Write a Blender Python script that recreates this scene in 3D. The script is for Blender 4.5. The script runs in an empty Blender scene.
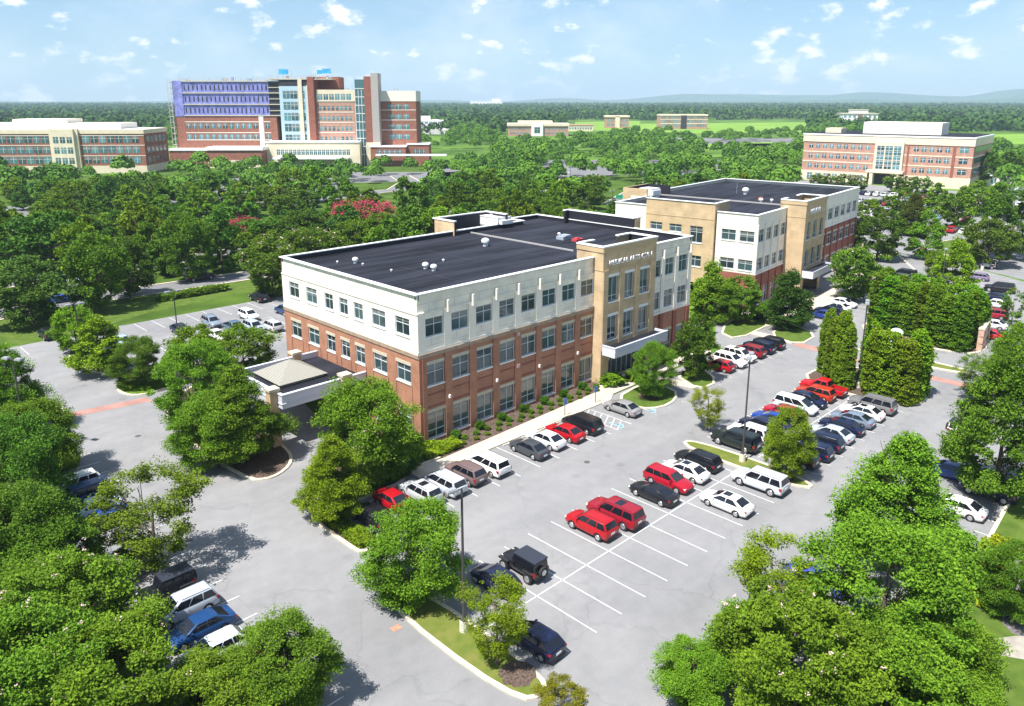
import bpy, bmesh, math, random
import numpy as np
from mathutils import Vector, Matrix
R_ = math.radians
S = bpy.context.scene
COL = S.collection
# ------------------------------------------------------------------ camera, sky, sun, exposure
cd = bpy.data.cameras.new('camera'); cam = bpy.data.objects.new('camera', cd); COL.objects.link(cam)
cam.location = (0, 0, 36.0)
cam.rotation_euler = (R_(90 - 13.741), 0, R_(45.5 - 90))
cd.sensor_width = 36; cd.lens = 27.316; cd.shift_y = -0.0615
cd.clip_start = 0.5; cd.clip_end = 40000
S.camera = cam
SUN_EL, SUN_X, SUN_Y = 61.0, -1.0, -0.03          # the sun stands over -X, almost in line with the long facades
sun_az = math.atan2(SUN_Y, SUN_X)
sd = Vector((math.cos(sun_az) * math.cos(R_(SUN_EL)), math.sin(sun_az) * math.cos(R_(SUN_EL)), math.sin(R_(SUN_EL))))
sl = bpy.data.lights.new('sun', 'SUN'); sl.energy = 5.0; sl.angle = R_(0.53); sl.color = (1, .965, .9)
so = bpy.data.objects.new('sun', sl); COL.objects.link(so)
so.rotation_euler = sd.to_track_quat('Z', 'Y').to_euler()
W = bpy.data.worlds.new("World"); S.world = W; W.use_nodes = True
nt = W.node_tree; N = nt.nodes; L = nt.links; N.clear()
out = N.new('ShaderNodeOutputWorld'); bg = N.new('ShaderNodeBackground'); L.new(bg.outputs[0], out.inputs[0])
sky = N.new('ShaderNodeTexSky'); sky.sky_type = 'NISHITA'; sky.sun_disc = False
sky.sun_elevation = R_(SUN_EL); sky.sun_rotation = math.atan2(sd.x, sd.y)
sky.air_density = 1.0; sky.dust_density = 0.1; sky.ozone_density = 3.0; sky.altitude = 100
bg.inputs[1].default_value = 0.084
tc = N.new('ShaderNodeTexCoord'); sep = N.new('ShaderNodeSeparateXYZ'); L.new(tc.outputs['Generated'], sep.inputs[0])
def wm(op, a, b=None, clamp=False):
    n = N.new('ShaderNodeMath'); n.operation = op; n.use_clamp = clamp
    for i, v in enumerate((a, b)):
        if v is None: continue
        if isinstance(v, (int, float)): n.inputs[i].default_value = v
        else: L.new(v, n.inputs[i])
    return n.outputs[0]
zz = wm('MAXIMUM', sep.outputs[2], 0.0)
comb = N.new('ShaderNodeCombineXYZ')
L.new(sep.outputs[0], comb.inputs[0]); L.new(sep.outputs[1], comb.inputs[1])
L.new(wm('MULTIPLY', zz, 1.9), comb.inputs[2])
def noise(sc, det, rough, off=0.0):
    n = N.new('ShaderNodeTexNoise'); n.inputs['Scale'].default_value = sc; n.inputs['Detail'].default_value = det
    n.inputs['Roughness'].default_value = rough
    v = N.new('ShaderNodeVectorMath'); v.operation = 'ADD'; v.inputs[1].default_value = (off, off * .7, off * .3)
    L.new(comb.outputs[0], v.inputs[0]); L.new(v.outputs[0], n.inputs['Vector']); return n.outputs[0]
n1 = noise(23.0, 8, 0.55, 3.1); n2 = noise(4.0, 3, 0.5, 9.0)
cov = wm('ADD', wm('MULTIPLY', n1, 1.0), wm('MULTIPLY', n2, 0.34))
mr = N.new('ShaderNodeMapRange'); mr.interpolation_type = 'SMOOTHSTEP'; L.new(cov, mr.inputs[0])
mr.inputs[1].default_value = 0.70; mr.inputs[2].default_value = 0.85
n3 = noise(7.0, 5, 0.6, 21.0)
veil = N.new('ShaderNodeMapRange'); veil.interpolation_type = 'SMOOTHSTEP'; L.new(n3, veil.inputs[0])
veil.inputs[1].default_value = 0.40; veil.inputs[2].default_value = 0.75; veil.inputs[4].default_value = 0.30
mxc = wm('MAXIMUM', mr.outputs[0], veil.outputs[0])
SKYTINT = (5.2, 6.7, 7.9)
mixc = N.new('ShaderNodeMix'); mixc.data_type = 'RGBA'; L.new(mxc, mixc.inputs[0]); 
def vmul(v, c):
    n = N.new('ShaderNodeMix'); n.data_type = 'RGBA'; n.blend_type = 'MULTIPLY'; n.inputs[0].default_value = 1; L.new(v, n.inputs[6]); n.inputs[7].default_value = (*c, 1); return n.outputs[2]
gm = N.new('ShaderNodeGamma'); gm.inputs[1].default_value = 0.62; L.new(vmul(sky.outputs[0], (.1, .1, .1)), gm.inputs[0])
L.new(vmul(gm.outputs[0], SKYTINT), mixc.inputs[6])
mixc.inputs[7].default_value = (8.6, 8.6, 8.7, 1)
L.new(mixc.outputs[2], bg.inputs[0])
S.view_settings.view_transform = 'Standard'; S.view_settings.look = 'None'; S.view_settings.gamma = 1
S.view_settings.use_curve_mapping = False
S.view_settings.exposure = 0.86
S.render.engine = 'CYCLES'
try:
    S.cycles.max_bounces = 6; S.cycles.transparent_max_bounces = 4; S.cycles.volume_bounces = 0
    S.cycles.sample_clamp_indirect = 6
except Exception: pass

# ------------------------------------------------------------------ materials
MATS = {}
def mat(name, col, rough=0.8, spec=0.5, metal=0.0, coat=0.0, var=0.0, vscale=1.0, vdet=4, emit=None, objcol=False, col2=None, bump=0.0, stretch=None):
    if name in MATS: return MATS[name]
    m = bpy.data.materials.new(name); m.use_nodes = True; n = m.node_tree.nodes; l = m.node_tree.links
    b = n['Principled BSDF']; b.inputs['Base Color'].default_value = (*col, 1); b.inputs['Roughness'].default_value = rough
    b.inputs['Specular IOR Level'].default_value = spec; b.inputs['Metallic'].default_value = metal; b.inputs['Coat Weight'].default_value = coat
    if objcol:
        oi = n.new('ShaderNodeObjectInfo'); l.new(oi.outputs['Color'], b.inputs['Base Color'])
    if var or col2:
        t = n.new('ShaderNodeTexCoord'); x = n.new('ShaderNodeTexNoise'); x.inputs['Scale'].default_value = vscale; x.inputs['Detail'].default_value = vdet
        if stretch:
            mp = n.new('ShaderNodeMapping'); mp.inputs['Scale'].default_value = stretch; l.new(t.outputs['Object'], mp.inputs[0]); l.new(mp.outputs[0], x.inputs['Vector'])
        else: l.new(t.outputs['Object'], x.inputs['Vector'])
        r = n.new('ShaderNodeValToRGB'); l.new(x.outputs[0], r.inputs[0])
        c2 = col2 or tuple(c * (1 - var) for c in col); c1 = col if col2 else tuple(c * (1 + var) for c in col)
        r.color_ramp.elements[0].position = .32; r.color_ramp.elements[0].color = (*c2, 1)
        r.color_ramp.elements[1].position = .68; r.color_ramp.elements[1].color = (*c1, 1)
        l.new(r.outputs[0], b.inputs['Base Color'])
        if bump:
            bp = n.new('ShaderNodeBump'); bp.inputs['Strength'].default_value = bump; l.new(x.outputs[0], bp.inputs['Height']); l.new(bp.outputs[0], b.inputs['Normal'])
    if emit:
        b.inputs['Emission Color'].default_value = (*col, 1); b.inputs['Emission Strength'].default_value = emit
    MATS[name] = m; return m

def asphalt_mat(name, base, warm):
    m = bpy.data.materials.new(name); m.use_nodes = True; n = m.node_tree.nodes; l = m.node_tree.links
    b = n['Principled BSDF']; b.inputs['Roughness'].default_value = .9; b.inputs['Specular IOR Level'].default_value = .2
    t = n.new('ShaderNodeTexCoord')
    def nz(s, d, sc=(1, 1, 1)):
        mp = n.new('ShaderNodeMapping'); mp.inputs['Scale'].default_value = sc; l.new(t.outputs['Object'], mp.inputs[0])
        x = n.new('ShaderNodeTexNoise'); x.inputs['Scale'].default_value = s; x.inputs['Detail'].default_value = d; x.inputs['Roughness'].default_value = .65
        l.new(mp.outputs[0], x.inputs['Vector']); return x.outputs[0]
    def mm(op, a, bb):
        k = n.new('ShaderNodeMath'); k.operation = op
        for i, v in enumerate((a, bb)):
            if isinstance(v, (int, float)): k.inputs[i].default_value = v
            else: l.new(v, k.inputs[i])
        return k.outputs[0]
    a = nz(.09, 4); c = nz(.7, 5); f = nz(9, 3); d1 = nz(.25, 3, (.12, 1, 1)); st = nz(.45, 2)
    v = mm('ADD', mm('MULTIPLY', a, .32), mm('ADD', mm('MULTIPLY', c, .17), mm('ADD', mm('MULTIPLY', f, .16), mm('MULTIPLY', d1, .2))))
    # dark oil spots
    vr = n.new('ShaderNodeTexVoronoi'); vr.inputs['Scale'].default_value = .23; l.new(t.outputs['Object'], vr.inputs['Vector'])
    sp = n.new('ShaderNodeMapRange'); l.new(vr.outputs['Distance'], sp.inputs[0]); sp.inputs[1].default_value = .02; sp.inputs[2].default_value = .16; sp.inputs[3].default_value = -.20; sp.inputs[4].default_value = 0
    v = mm('ADD', v, mm('MULTIPLY', sp.outputs[0], mm('MULTIPLY', st, 1.2)))
    nd = n.new('ShaderNodeTexNoise'); nd.inputs['Scale'].default_value = .35; nd.inputs['Detail'].default_value = 5; l.new(t.outputs['Object'], nd.inputs['Vector'])
    mx2 = n.new('ShaderNodeMix'); mx2.data_type = 'VECTOR'; mx2.inputs[0].default_value = .5
    va = n.new('ShaderNodeVectorMath'); va.operation = 'MULTIPLY_ADD'; l.new(nd.outputs['Color'], va.inputs[0]); va.inputs[1].default_value = (5, 5, 0); l.new(t.outputs['Object'], va.inputs[2])
    ve = n.new('ShaderNodeTexVoronoi'); ve.feature = 'DISTANCE_TO_EDGE'; ve.inputs['Scale'].default_value = .085; l.new(va.outputs[0], ve.inputs['Vector'])
    ce = n.new('ShaderNodeMapRange'); l.new(ve.outputs['Distance'], ce.inputs[0]); ce.inputs[1].default_value = .002; ce.inputs[2].default_value = .012; ce.inputs[3].default_value = -.05; ce.inputs[4].default_value = 0
    v = mm('ADD', v, ce.outputs[0])
    r = n.new('ShaderNodeValToRGB'); l.new(v, r.inputs[0])
    r.color_ramp.elements[0].position = .26; r.color_ramp.elements[0].color = (base * .62, base * .62, base * .64 * warm, 1)
    r.color_ramp.elements[1].position = .56; r.color_ramp.elements[1].color = (base * 1.12, base * 1.10, base * 1.12 * warm, 1)
    l.new(r.outputs[0], b.inputs['Base Color']); MATS[name] = m; return m
ASPH = asphalt_mat('aged_asphalt', .262, 1.0)
ROADM = asphalt_mat('road_asphalt', .20, 1.02)

def brick_mat(name, c1, c2, mortar, band=0.0, sx=0.42, sz=0.16, msize=.03):
    m = bpy.data.materials.new(name); m.use_nodes = True; n = m.node_tree.nodes; l = m.node_tree.links
    b = n['Principled BSDF']; b.inputs['Roughness'].default_value = .9; b.inputs['Specular IOR Level'].default_value = .15
    t = n.new('ShaderNodeTexCoord'); s = n.new('ShaderNodeSeparateXYZ'); l.new(t.outputs['Object'], s.inputs[0])
    ad = n.new('ShaderNodeMath'); l.new(s.outputs[0], ad.inputs[0]); l.new(s.outputs[1], ad.inputs[1])
    cb = n.new('ShaderNodeCombineXYZ'); l.new(ad.outputs[0], cb.inputs[0]); l.new(s.outputs[2], cb.inputs[1])
    br = n.new('ShaderNodeTexBrick'); l.new(cb.outputs[0], br.inputs['Vector'])
    br.inputs['Scale'].default_value = 1.0; br.inputs['Brick Width'].default_value = sx; br.inputs['Row Height'].default_value = sz; br.inputs['Mortar Size'].default_value = msize
    br.inputs['Color1'].default_value = (*c1, 1); br.inputs['Color2'].default_value = (*c2, 1); br.inputs['Mortar'].default_value = (*mortar, 1)
    x = n.new('ShaderNodeTexNoise'); x.inputs['Scale'].default_value = .6; x.inputs['Detail'].default_value = 6; l.new(t.outputs['Object'], x.inputs['Vector'])
    mr_ = n.new('ShaderNodeMapRange'); l.new(x.outputs[0], mr_.inputs[0]); mr_.inputs[1].default_value = .3; mr_.inputs[2].default_value = .7; mr_.inputs[3].default_value = .84; mr_.inputs[4].default_value = 1.14
    mx = n.new('ShaderNodeMix'); mx.data_type = 'RGBA'; mx.blend_type = 'MULTIPLY'; mx.inputs[0].default_value = 1
    l.new(br.outputs[0], mx.inputs[6]); l.new(mr_.outputs[0], mx.inputs[7]); l.new(mx.outputs[2], b.inputs['Base Color']); MATS[name] = m; return m
BRICK = brick_mat('red_brick', (.41, .165, .09), (.34, .125, .065), (.38, .24, .17))
BRICKD = brick_mat('dark_red_brick', (.30, .085, .06), (.24, .065, .045), (.30, .15, .11))
BRICKF = brick_mat('far_brick', (.31, .13, .09), (.26, .105, .07), (.33, .2, .15), sx=1.2, sz=.5, msize=.02)  # browner far brick, also darkened for the hospital walls in shade
BRICKP = brick_mat('pink_brick', (.48, .27, .205), (.43, .23, .17), (.46, .33, .27), sx=1.2, sz=.5, msize=.02)
TAN = brick_mat('tan_block', (.55, .405, .25), (.52, .38, .23), (.46, .34, .21), sx=3.0, sz=1.25, msize=.035)
STUCCO = brick_mat('white_stucco', (.80, .745, .645), (.785, .73, .63), (.56, .51, .44), sx=3.53, sz=.92, msize=.028)
STUC2 = mat('plain_stucco', (.78, .725, .63), .85, .2, var=.05, vscale=.5)
CREAM = mat('cream_concrete', (.70, .61, .46), .85, .2, var=.06, vscale=.4)
LIME = mat('limestone', (.52, .47, .36), .85, .2, var=.08, vscale=2)
COPING = mat('white_coping', (.82, .82, .82), .45, .4)
ROOFM = mat('roof_membrane', (.021, .022, .031), .8, .12, var=.55, vscale=.30, vdet=6, stretch=(.25, 1.6, 1))
ROOFD = mat('roof_flashing', (.018, .018, .026), .6, .4)
SEAM = mat('roof_seam', (.048, .050, .075), .6)
FRAME = mat('window_frame', (.62, .66, .68), .4, .5)
FRAMEW = mat('white_trim', (.78, .77, .74), .6, .3)
METALW = mat('white_metal_panel', (.60, .62, .70), .4, .5)
CURB = mat('kerb_concrete', (.62, .54, .42), .9, .2, var=.12, vscale=1.5)
WALK = mat('sidewalk_concrete', (.50, .445, .365), .9, .2, var=.07, vscale=.6)
MULCH = mat('mulch', (.105, .075, .06), 1, .1, var=.55, vscale=6, vdet=8)
PAVER = brick_mat('brick_pavers', (.40, .17, .14), (.34, .13, .11), (.36, .20, .17))
STRIPE = mat('white_paint', (.70, .70, .70), .8, .2, col2=(.50, .50, .51), vscale=1.2)
BLUEP = mat('blue_paint', (.22, .52, .78), .8, .2, var=.3, vscale=4)
BLACKM = mat('black_metal', (.025, .025, .03), .5, .4)
POLEM = mat('dark_bronze_pole', (.06, .055, .055), .45, .5)
STEELR = mat('standing_seam_roof', (.30, .285, .25), .5, .4)
def glass_mat(name, ca, cb, rough=.06, spec=.9):
    m = bpy.data.materials.new(name); m.use_nodes = True; n = m.node_tree.nodes; l = m.node_tree.links; b = n['Principled BSDF']
    b.inputs['Roughness'].default_value = rough; b.inputs['Specular IOR Level'].default_value = spec
    oi = n.new('ShaderNodeObjectInfo'); r = n.new('ShaderNodeValToRGB'); l.new(oi.outputs['Random'], r.inputs[0])
    r.color_ramp.elements[0].color = (*ca, 1); r.color_ramp.elements[1].color = (*cb, 1)
    t = n.new('ShaderNodeTexCoord'); sz_ = n.new('ShaderNodeSeparateXYZ'); l.new(t.outputs['Generated'], sz_.inputs[0])
    def m2(op, a, c):
        k = n.new('ShaderNodeMath'); k.operation = op
        for i, v in enumerate((a, c)):
            if isinstance(v, (int, float)): k.inputs[i].default_value = v
            else: l.new(v, k.inputs[i])
        return k.outputs[0]
    rr_ = m2('FRACT', m2('MULTIPLY', oi.outputs['Random'], 7.31), 0)                      # each window has its blind drawn to its own height
    bl_ = m2('MULTIPLY', m2('GREATER_THAN', sz_.outputs[2], m2('ADD', .35, m2('MULTIPLY', rr_, 1.0))), .55)
    bx = n.new('ShaderNodeMix'); bx.data_type = 'RGBA'; l.new(bl_, bx.inputs[0]); l.new(r.outputs[0], bx.inputs[6]); bx.inputs[7].default_value = (.26, .27, .25, 1); l.new(bx.outputs[2], b.inputs['Base Color'])
    x = n.new('ShaderNodeTexNoise'); x.inputs['Scale'].default_value = .9; l.new(t.outputs['Object'], x.inputs['Vector'])
    bp = n.new('ShaderNodeBump'); bp.inputs['Strength'].default_value = .05; l.new(x.outputs[0], bp.inputs['Height']); l.new(bp.outputs[0], b.inputs['Normal'])
    MATS[name] = m; return m
GLASS = glass_mat('tinted_glass', (.018, .030, .036), (.065, .12, .13))
GLASSF = glass_mat('teal_far_glass', (.02, .05, .06), (.11, .27, .30), .15)
CGLASS = mat('car_glass', (.010, .012, .018), .07, .7)
PAINT = mat('car_paint', (.5, .5, .5), .32, .35, metal=.0, coat=.40, objcol=True)
TYRE = mat('tyre_rubber', (.02, .02, .02), .9)
RIM = mat('alloy_rim', (.55, .55, .57), .35, .5, metal=.7)
TAILL = mat('tail_lamp_red', (.35, .01, .01), .2, .6)
HEADL = mat('head_lamp', (.75, .76, .78), .15, .7)
TRIMB = mat('black_trim', (.02, .02, .022), .6)
PLATE = mat('number_plate', (.62, .64, .68), .5)

def leaf_mat(name, ca, cb, tr=.35, rough=.5):
    """green leaf: hue differs per tree (object random), per clump (noise) and per leaf (island)"""
    m = bpy.data.materials.new(name); m.use_nodes = True; n = m.node_tree.nodes; l = m.node_tree.links; n.clear()
    o = n.new('ShaderNodeOutputMaterial'); mixs = n.new('ShaderNodeMixShader'); b = n.new('ShaderNodeBsdfPrincipled'); trn = n.new('ShaderNodeBsdfTranslucent')
    b.inputs['Roughness'].default_value = rough; b.inputs['Specular IOR Level'].default_value = .07
    mixs.inputs[0].default_value = tr; l.new(b.outputs[0], mixs.inputs[1]); l.new(trn.outputs[0], mixs.inputs[2]); l.new(mixs.outputs[0], o.inputs[0])
    g_ = n.new('ShaderNodeNewGeometry'); oi = n.new('ShaderNodeObjectInfo'); t = n.new('ShaderNodeTexCoord')
    x = n.new('ShaderNodeTexNoise'); x.inputs['Scale'].default_value = .45; x.inputs['Detail'].default_value = 3; l.new(t.outputs['Object'], x.inputs['Vector'])
    def mm(op, a, bb, cl=False):
        k = n.new('ShaderNodeMath'); k.operation = op; k.use_clamp = cl
        for i, v in enumerate((a, bb)):
            if isinstance(v, (int, float)): k.inputs[i].default_value = v
            else: l.new(v, k.inputs[i])
        return k.outputs[0]
    f = mm('ADD', mm('MULTIPLY', g_.outputs['Random Per Island'], .6), mm('ADD', mm('MULTIPLY', x.outputs[0], .9), -.28), True)
    mx = n.new('ShaderNodeMix'); mx.data_type = 'RGBA'; l.new(f, mx.inputs[0]); mx.inputs[6].default_value = (*ca, 1); mx.inputs[7].default_value = (*cb, 1)
    hs = n.new('ShaderNodeHueSaturation'); l.new(mx.outputs[2], hs.inputs['Color'])
    l.new(mm('ADD', mm('MULTIPLY', oi.outputs['Random'], .022), .486), hs.inputs['Hue'])
    l.new(mm('ADD', mm('MULTIPLY', oi.outputs['Random'], .34), .92), hs.inputs['Value'])
    tint = n.new('ShaderNodeMix'); tint.data_type = 'RGBA'; tint.blend_type = 'MULTIPLY'; tint.inputs[0].default_value = 1
    l.new(hs.outputs[0], tint.inputs[6]); l.new(oi.outputs['Color'], tint.inputs[7])
    l.new(tint.outputs[2], b.inputs['Base Color']); l.new(tint.outputs[2], trn.inputs[0]); MATS[name] = m; return m
LEAF = leaf_mat('green_leaves', (.034, .088, .007), (.205, .335, .026), .25, .6)
LEAFD = leaf_mat('dark_leaves', (.020, .060, .008), (.075, .155, .02), .25, .5)
BLOSR = mat('red_blossom', (.50, .05, .10), .8, col2=(.34, .03, .07), vscale=3)
BLOSP = mat('pale_pink_blossom', (.68, .48, .46), .8, col2=(.55, .40, .36), vscale=3)
BARK = mat('bark', (.13, .10, .075), .95, .1, var=.3, vscale=4)

# ------------------------------------------------------------------ object helpers
class MB:
    def __init__(s): s.v = []; s.f = []; s.m = []
    def quad(s, a, b, c, d, m=0):
        i = len(s.v); s.v += [tuple(a), tuple(b), tuple(c), tuple(d)]; s.f.append((i, i+1, i+2, i+3)); s.m.append(m)
    def poly(s, pts, m=0):
        i = len(s.v); s.v += [tuple(p) for p in pts]; s.f.append(tuple(range(i, i+len(pts)))); s.m.append(m)
    def box(s, x0, x1, y0, y1, z0, z1, m=0):
        i = len(s.v)
        s.v += [(x0,y0,z0),(x1,y0,z0),(x1,y1,z0),(x0,y1,z0),(x0,y0,z1),(x1,y0,z1),(x1,y1,z1),(x0,y1,z1)]
        for q in ((0,3,2,1),(4,5,6,7),(0,1,5,4),(1,2,6,5),(2,3,7,6),(3,0,4,7)):
            s.f.append(tuple(i+k for k in q)); s.m.append(m)
        return s
    def tube(s, p0, p1, r0, r1, n=6, m=0, caps=True):
        p0 = Vector(p0); p1 = Vector(p1); d = (p1-p0).normalized(); a = d.orthogonal().normalized(); b = d.cross(a); i = len(s.v)
        for p, r in ((p0, r0), (p1, r1)):
            for k in range(n):
                t = 2*math.pi*k/n; s.v.append(tuple(p + a*math.cos(t)*r + b*math.sin(t)*r))
        for k in range(n): s.f.append((i+k, i+(k+1)%n, i+n+(k+1)%n, i+n+k)); s.m.append(m)
        if caps:
            s.f.append(tuple(i+n-1-k for k in range(n))); s.m.append(m); s.f.append(tuple(i+n+k for k in range(n))); s.m.append(m)
        return s
    def dome(s, c, r, h, m=0, n=10, rows=4):
        i = len(s.v)
        for j in range(rows+1):
            a = math.pi/2*j/rows
            for k in range(n):
                t = 2*math.pi*k/n; s.v.append((c[0]+r*math.cos(a)*math.cos(t), c[1]+r*math.cos(a)*math.sin(t), c[2]+h*math.sin(a)))
        for j in range(rows):
            for k in range(n): s.f.append((i+j*n+k, i+j*n+(k+1)%n, i+(j+1)*n+(k+1)%n, i+(j+1)*n+k)); s.m.append(m)
        return s
    def mesh(s, name, mats):
        me = bpy.data.meshes.new(name); me.from_pydata(s.v, [], s.f)
        for m in (mats if isinstance(mats, (list, tuple)) else [mats]): me.materials.append(m)
        if any(s.m): me.polygons.foreach_set('material_index', s.m)
        me.update(); return me
    def build(s, name, mats, parent=None, loc=None):
        o = bpy.data.objects.new(name, s.mesh(name, mats)); COL.objects.link(o)
        if parent: o.parent = parent
        if loc: o.location = loc
        return o
def tag(o, label=None, cat=None, group=None, kind=None):
    if label: o['label'] = label
    if cat: o['category'] = cat
    if group: o['group'] = group
    if kind: o['kind'] = kind
    return o
def empty(name, loc=(0, 0, 0), rz=0.0, label=None, cat=None, group=None):
    o = bpy.data.objects.new(name, None); COL.objects.link(o); o.location = loc; o.rotation_euler = (0, 0, rz); o.empty_display_size = .5
    return tag(o, label, cat, group)
KIDS = {}
def kids(o):
    return [c for c in KIDS.get(o.name, [])]
def reg(o, parent): KIDS.setdefault(parent.name, []).append(o); return o
def link(name, me, parent=None, loc=None, reg_=True):
    o = bpy.data.objects.new(name, me); COL.objects.link(o)
    if parent: o.parent = parent; reg(o, parent) if reg_ else None
    if loc: o.location = loc
    return o
def clone(o, parent=None, skip=()):
    c = o.copy(); COL.objects.link(c)
    if parent: c.parent = parent; reg(c, parent)
    for ch in kids(o):
        if ch.name.split('.')[0] in skip: continue
        clone(ch, c, skip)
    return c

# ------------------------------------------------------------------ ground
def chaikin(p, n=2):
    for _ in range(n):
        q = []
        for i in range(len(p)):
            a = p[i]; b = p[(i+1) % len(p)]
            q.append((a[0]*.75+b[0]*.25, a[1]*.75+b[1]*.25)); q.append((a[0]*.25+b[0]*.75, a[1]*.25+b[1]*.75))
        p = q
    return p
def area(p): return .5*sum(p[i][0]*p[(i+1)%len(p)][1]-p[(i+1)%len(p)][0]*p[i][1] for i in range(len(p)))
def offset(p, d):
    if area(p) < 0: p = p[::-1]
    q = []; n = len(p)
    for i in range(n):
        a = Vector(p[i-1]); b = Vector(p[i]); c = Vector(p[(i+1) % n])
        e1 = (b-a).normalized(); e2 = (c-b).normalized(); n1 = Vector((-e1.y, e1.x)); n2 = Vector((-e2.y, e2.x))
        m = (n1+n2); m = m.normalized() if m.length > 1e-6 else n1
        q.append(tuple(b + m * d / max(.5, m.dot(n1))))
    return p, q
def sheet(name, poly, z, m, kind='structure'):
    if area(poly) < 0: poly = poly[::-1]
    mb = MB(); mb.poly([(x, y, z) for x, y in poly]); o = mb.build(name, m); tag(o, kind=kind); return o
GRASS = mat('lawn_grass', (.105, .155, .028), 1, .1, col2=(.060, .105, .016), vscale=.8, vdet=8)
GRASSY = mat('dry_lawn_grass', (.17, .175, .045), 1, .1, col2=(.095, .14, .022), vscale=1.0, vdet=8)
WOODG = mat('wood_floor_grass', (.085, .145, .02), 1, .1, col2=(.04, .075, .012), vscale=.12, vdet=6)
def island(poly, fill, h=.14, smooth=2, cw=.32, name='kerb_island'):
    p = chaikin(poly, smooth) if smooth else list(poly)
    p, q = offset(p, cw); n = len(p); mb = MB()
    for i in range(n):
        j = (i+1) % n
        mb.quad((*p[i], -.02), (*p[j], -.02), (*p[j], h), (*p[i], h), 0)
        mb.quad((*p[i], h), (*p[j], h), (*q[j], h), (*q[i], h), 0)
    mb.poly([(x, y, h) for x, y in q], 1)
    o = mb.build(name, [CURB, fill]); tag(o, kind='structure'); return o
# grass base out to the horizon, as a fan of rings
def ground():
    mb = MB(); Rn = 22000
    mb.poly([(Rn*math.cos(t*math.pi/16), Rn*math.sin(t*math.pi/16), -.03) for t in range(32)])
    m = bpy.data.materials.new('far_ground'); m.use_nodes = True; n = m.node_tree.nodes; l = m.node_tree.links; b = n['Principled BSDF']; b.inputs['Roughness'].default_value = 1
    b.inputs['Specular IOR Level'].default_value = .1
    t = n.new('ShaderNodeTexCoord'); x = n.new('ShaderNodeTexNoise'); x.inputs['Scale'].default_value = .02; x.inputs['Detail'].default_value = 8; l.new(t.outputs['Object'], x.inputs['Vector'])
    r = n.new('ShaderNodeValToRGB'); l.new(x.outputs[0], r.inputs[0]); r.color_ramp.elements[0].position = .38; r.color_ramp.elements[0].color = (.05, .10, .015, 1)
    r.color_ramp.elements[1].position = .62; r.color_ramp.elements[1].color = (.12, .22, .03, 1); l.new(r.outputs[0], b.inputs['Base Color'])
    tag(mb.build('ground', m), kind='structure')
ground()
# near campus paving
sheet('parking_lot_pavement', [(8, -30), (150, -25), (165, 10), (190, 48), (215, 120), (160, 95), (100, 58), (100, 56.5), (46, 56.5), (46, 61), (40, 62), (46, 89), (60, 131), (40, 132.5), (8, 131), (4, 60)], .0, ASPH)
sheet('back_lot_pavement', [(40, 89), (95, 95), (95, 131.9), (40, 132.4)], -.006, ASPH)
sheet('east_lot_pavement', [(150, -26), (330, -60), (352, 60), (350, 160), (330, 185), (240, 130), (216, 121), (191, 49)], -.006, ASPH)
# lawns and beds
sheet('wooded_ground', [(4, 132.8), (104, 132.2), (112, 96), (160, 96), (215, 122), (330, 190), (250, 420), (20, 420), (-60, 200), (2, 133)], -.012, WOODG)
sheet('grass_verge', [(24.01,137.24), (26.77,126.28), (34.22,132.41), (44.13,136.71), (46.70,137.81), (67.19,139.24), (74.86,139.98), (80.01,149.27), (53.77,157.08), (37.98,158.15), (28.33,157.74)], -.006, GRASS)
island([(72.2, 55.6), (71.8, 51.4), (74.0, 49.6), (77.6, 49.8), (80.6, 52.0), (79.4, 56.4)], GRASS, smooth=1)
island([(85.10,55.72), (82.22,49.69), (87.01,49.54), (90.63,54.85)], GRASS, smooth=1)
island([(107.12,62.31), (104.72,57.20), (118.86,58.07), (121.49,65.25)], GRASS, smooth=1)
island([(110.82,55.62), (109.24,49.26), (116.78,49.76), (119.40,55.88)], GRASS, smooth=1)
island([(28.3, 43.4), (28.2, 28.8), (30.4, 27.4), (31.5, 29.5), (31.5, 43.0)], GRASSY, name='lamp_island')
island([(30.6, 56.5), (30.6, 51), (30.7, 48.8), (32.9, 48.6), (33.0, 50.5), (33.1, 56.0), (36, 56.4), (42.1, 56.2), (42.1, 62), (42.1, 69.0), (38.6, 68.0), (35.8, 61.5), (32, 59)], MULCH, name='corner_island')
island([(44.0, 57.9), (46.6, 57.9), (46.6, 69), (42.9, 69), (43.4, 62)], MULCH, smooth=0, name='corner_island')
island([(29.6, 88.2), (29.6, 67.5), (32.0, 65.6), (35.4, 67.6), (36.6, 71.5), (37.0, 84), (40.5, 94), (40, 98), (34, 95)], MULCH, name='tree_island')
island([(29.4, 103.5), (29.4, 99.0), (31.6, 97.4), (36.2, 98.4), (36.6, 103.0)], mat('ground_cover_bed', (.12, .20, .02), 1, .1, col2=(.06, .10, .02), vscale=2), name='small_island')
island([(28.6, 124.0), (29.2, 109.4), (33.0, 109.4), (33.6, 124.0)], GRASSY, name='end_island')
island([(18.0, 106), (18.2, 98.5), (22.2, 97.3), (23.0, 100.0), (22.0, 106)], MULCH, name='side_island')
island([(66.5, 42.4), (66.5, 28.2), (69.2, 28.2), (69.3, 42.4)], GRASSY, name='lamp_island')
island([(94.6, 42.8), (94.6, 28.6), (101.5, 28.2), (105.8, 30.6), (105.8, 40.0), (102.5, 43.0)], MULCH, name='hedge_island')
island([(112.5, 43), (112.5, 28.0), (115.5, 26.5), (115.5, 41.5)], GRASSY, cw=.5, name='narrow_island')
island([(122.6, 46.8), (121.6, 31.0), (126.5, 28.5), (136.0, 31.5), (133.5, 47.5)], MULCH, name='hedge_island')
island([(158, 53), (160, 46), (167, 46), (170, 54)], GRASS)
island([(160, 30), (163, 22), (175, 24), (176, 33)], GRASS)
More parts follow.
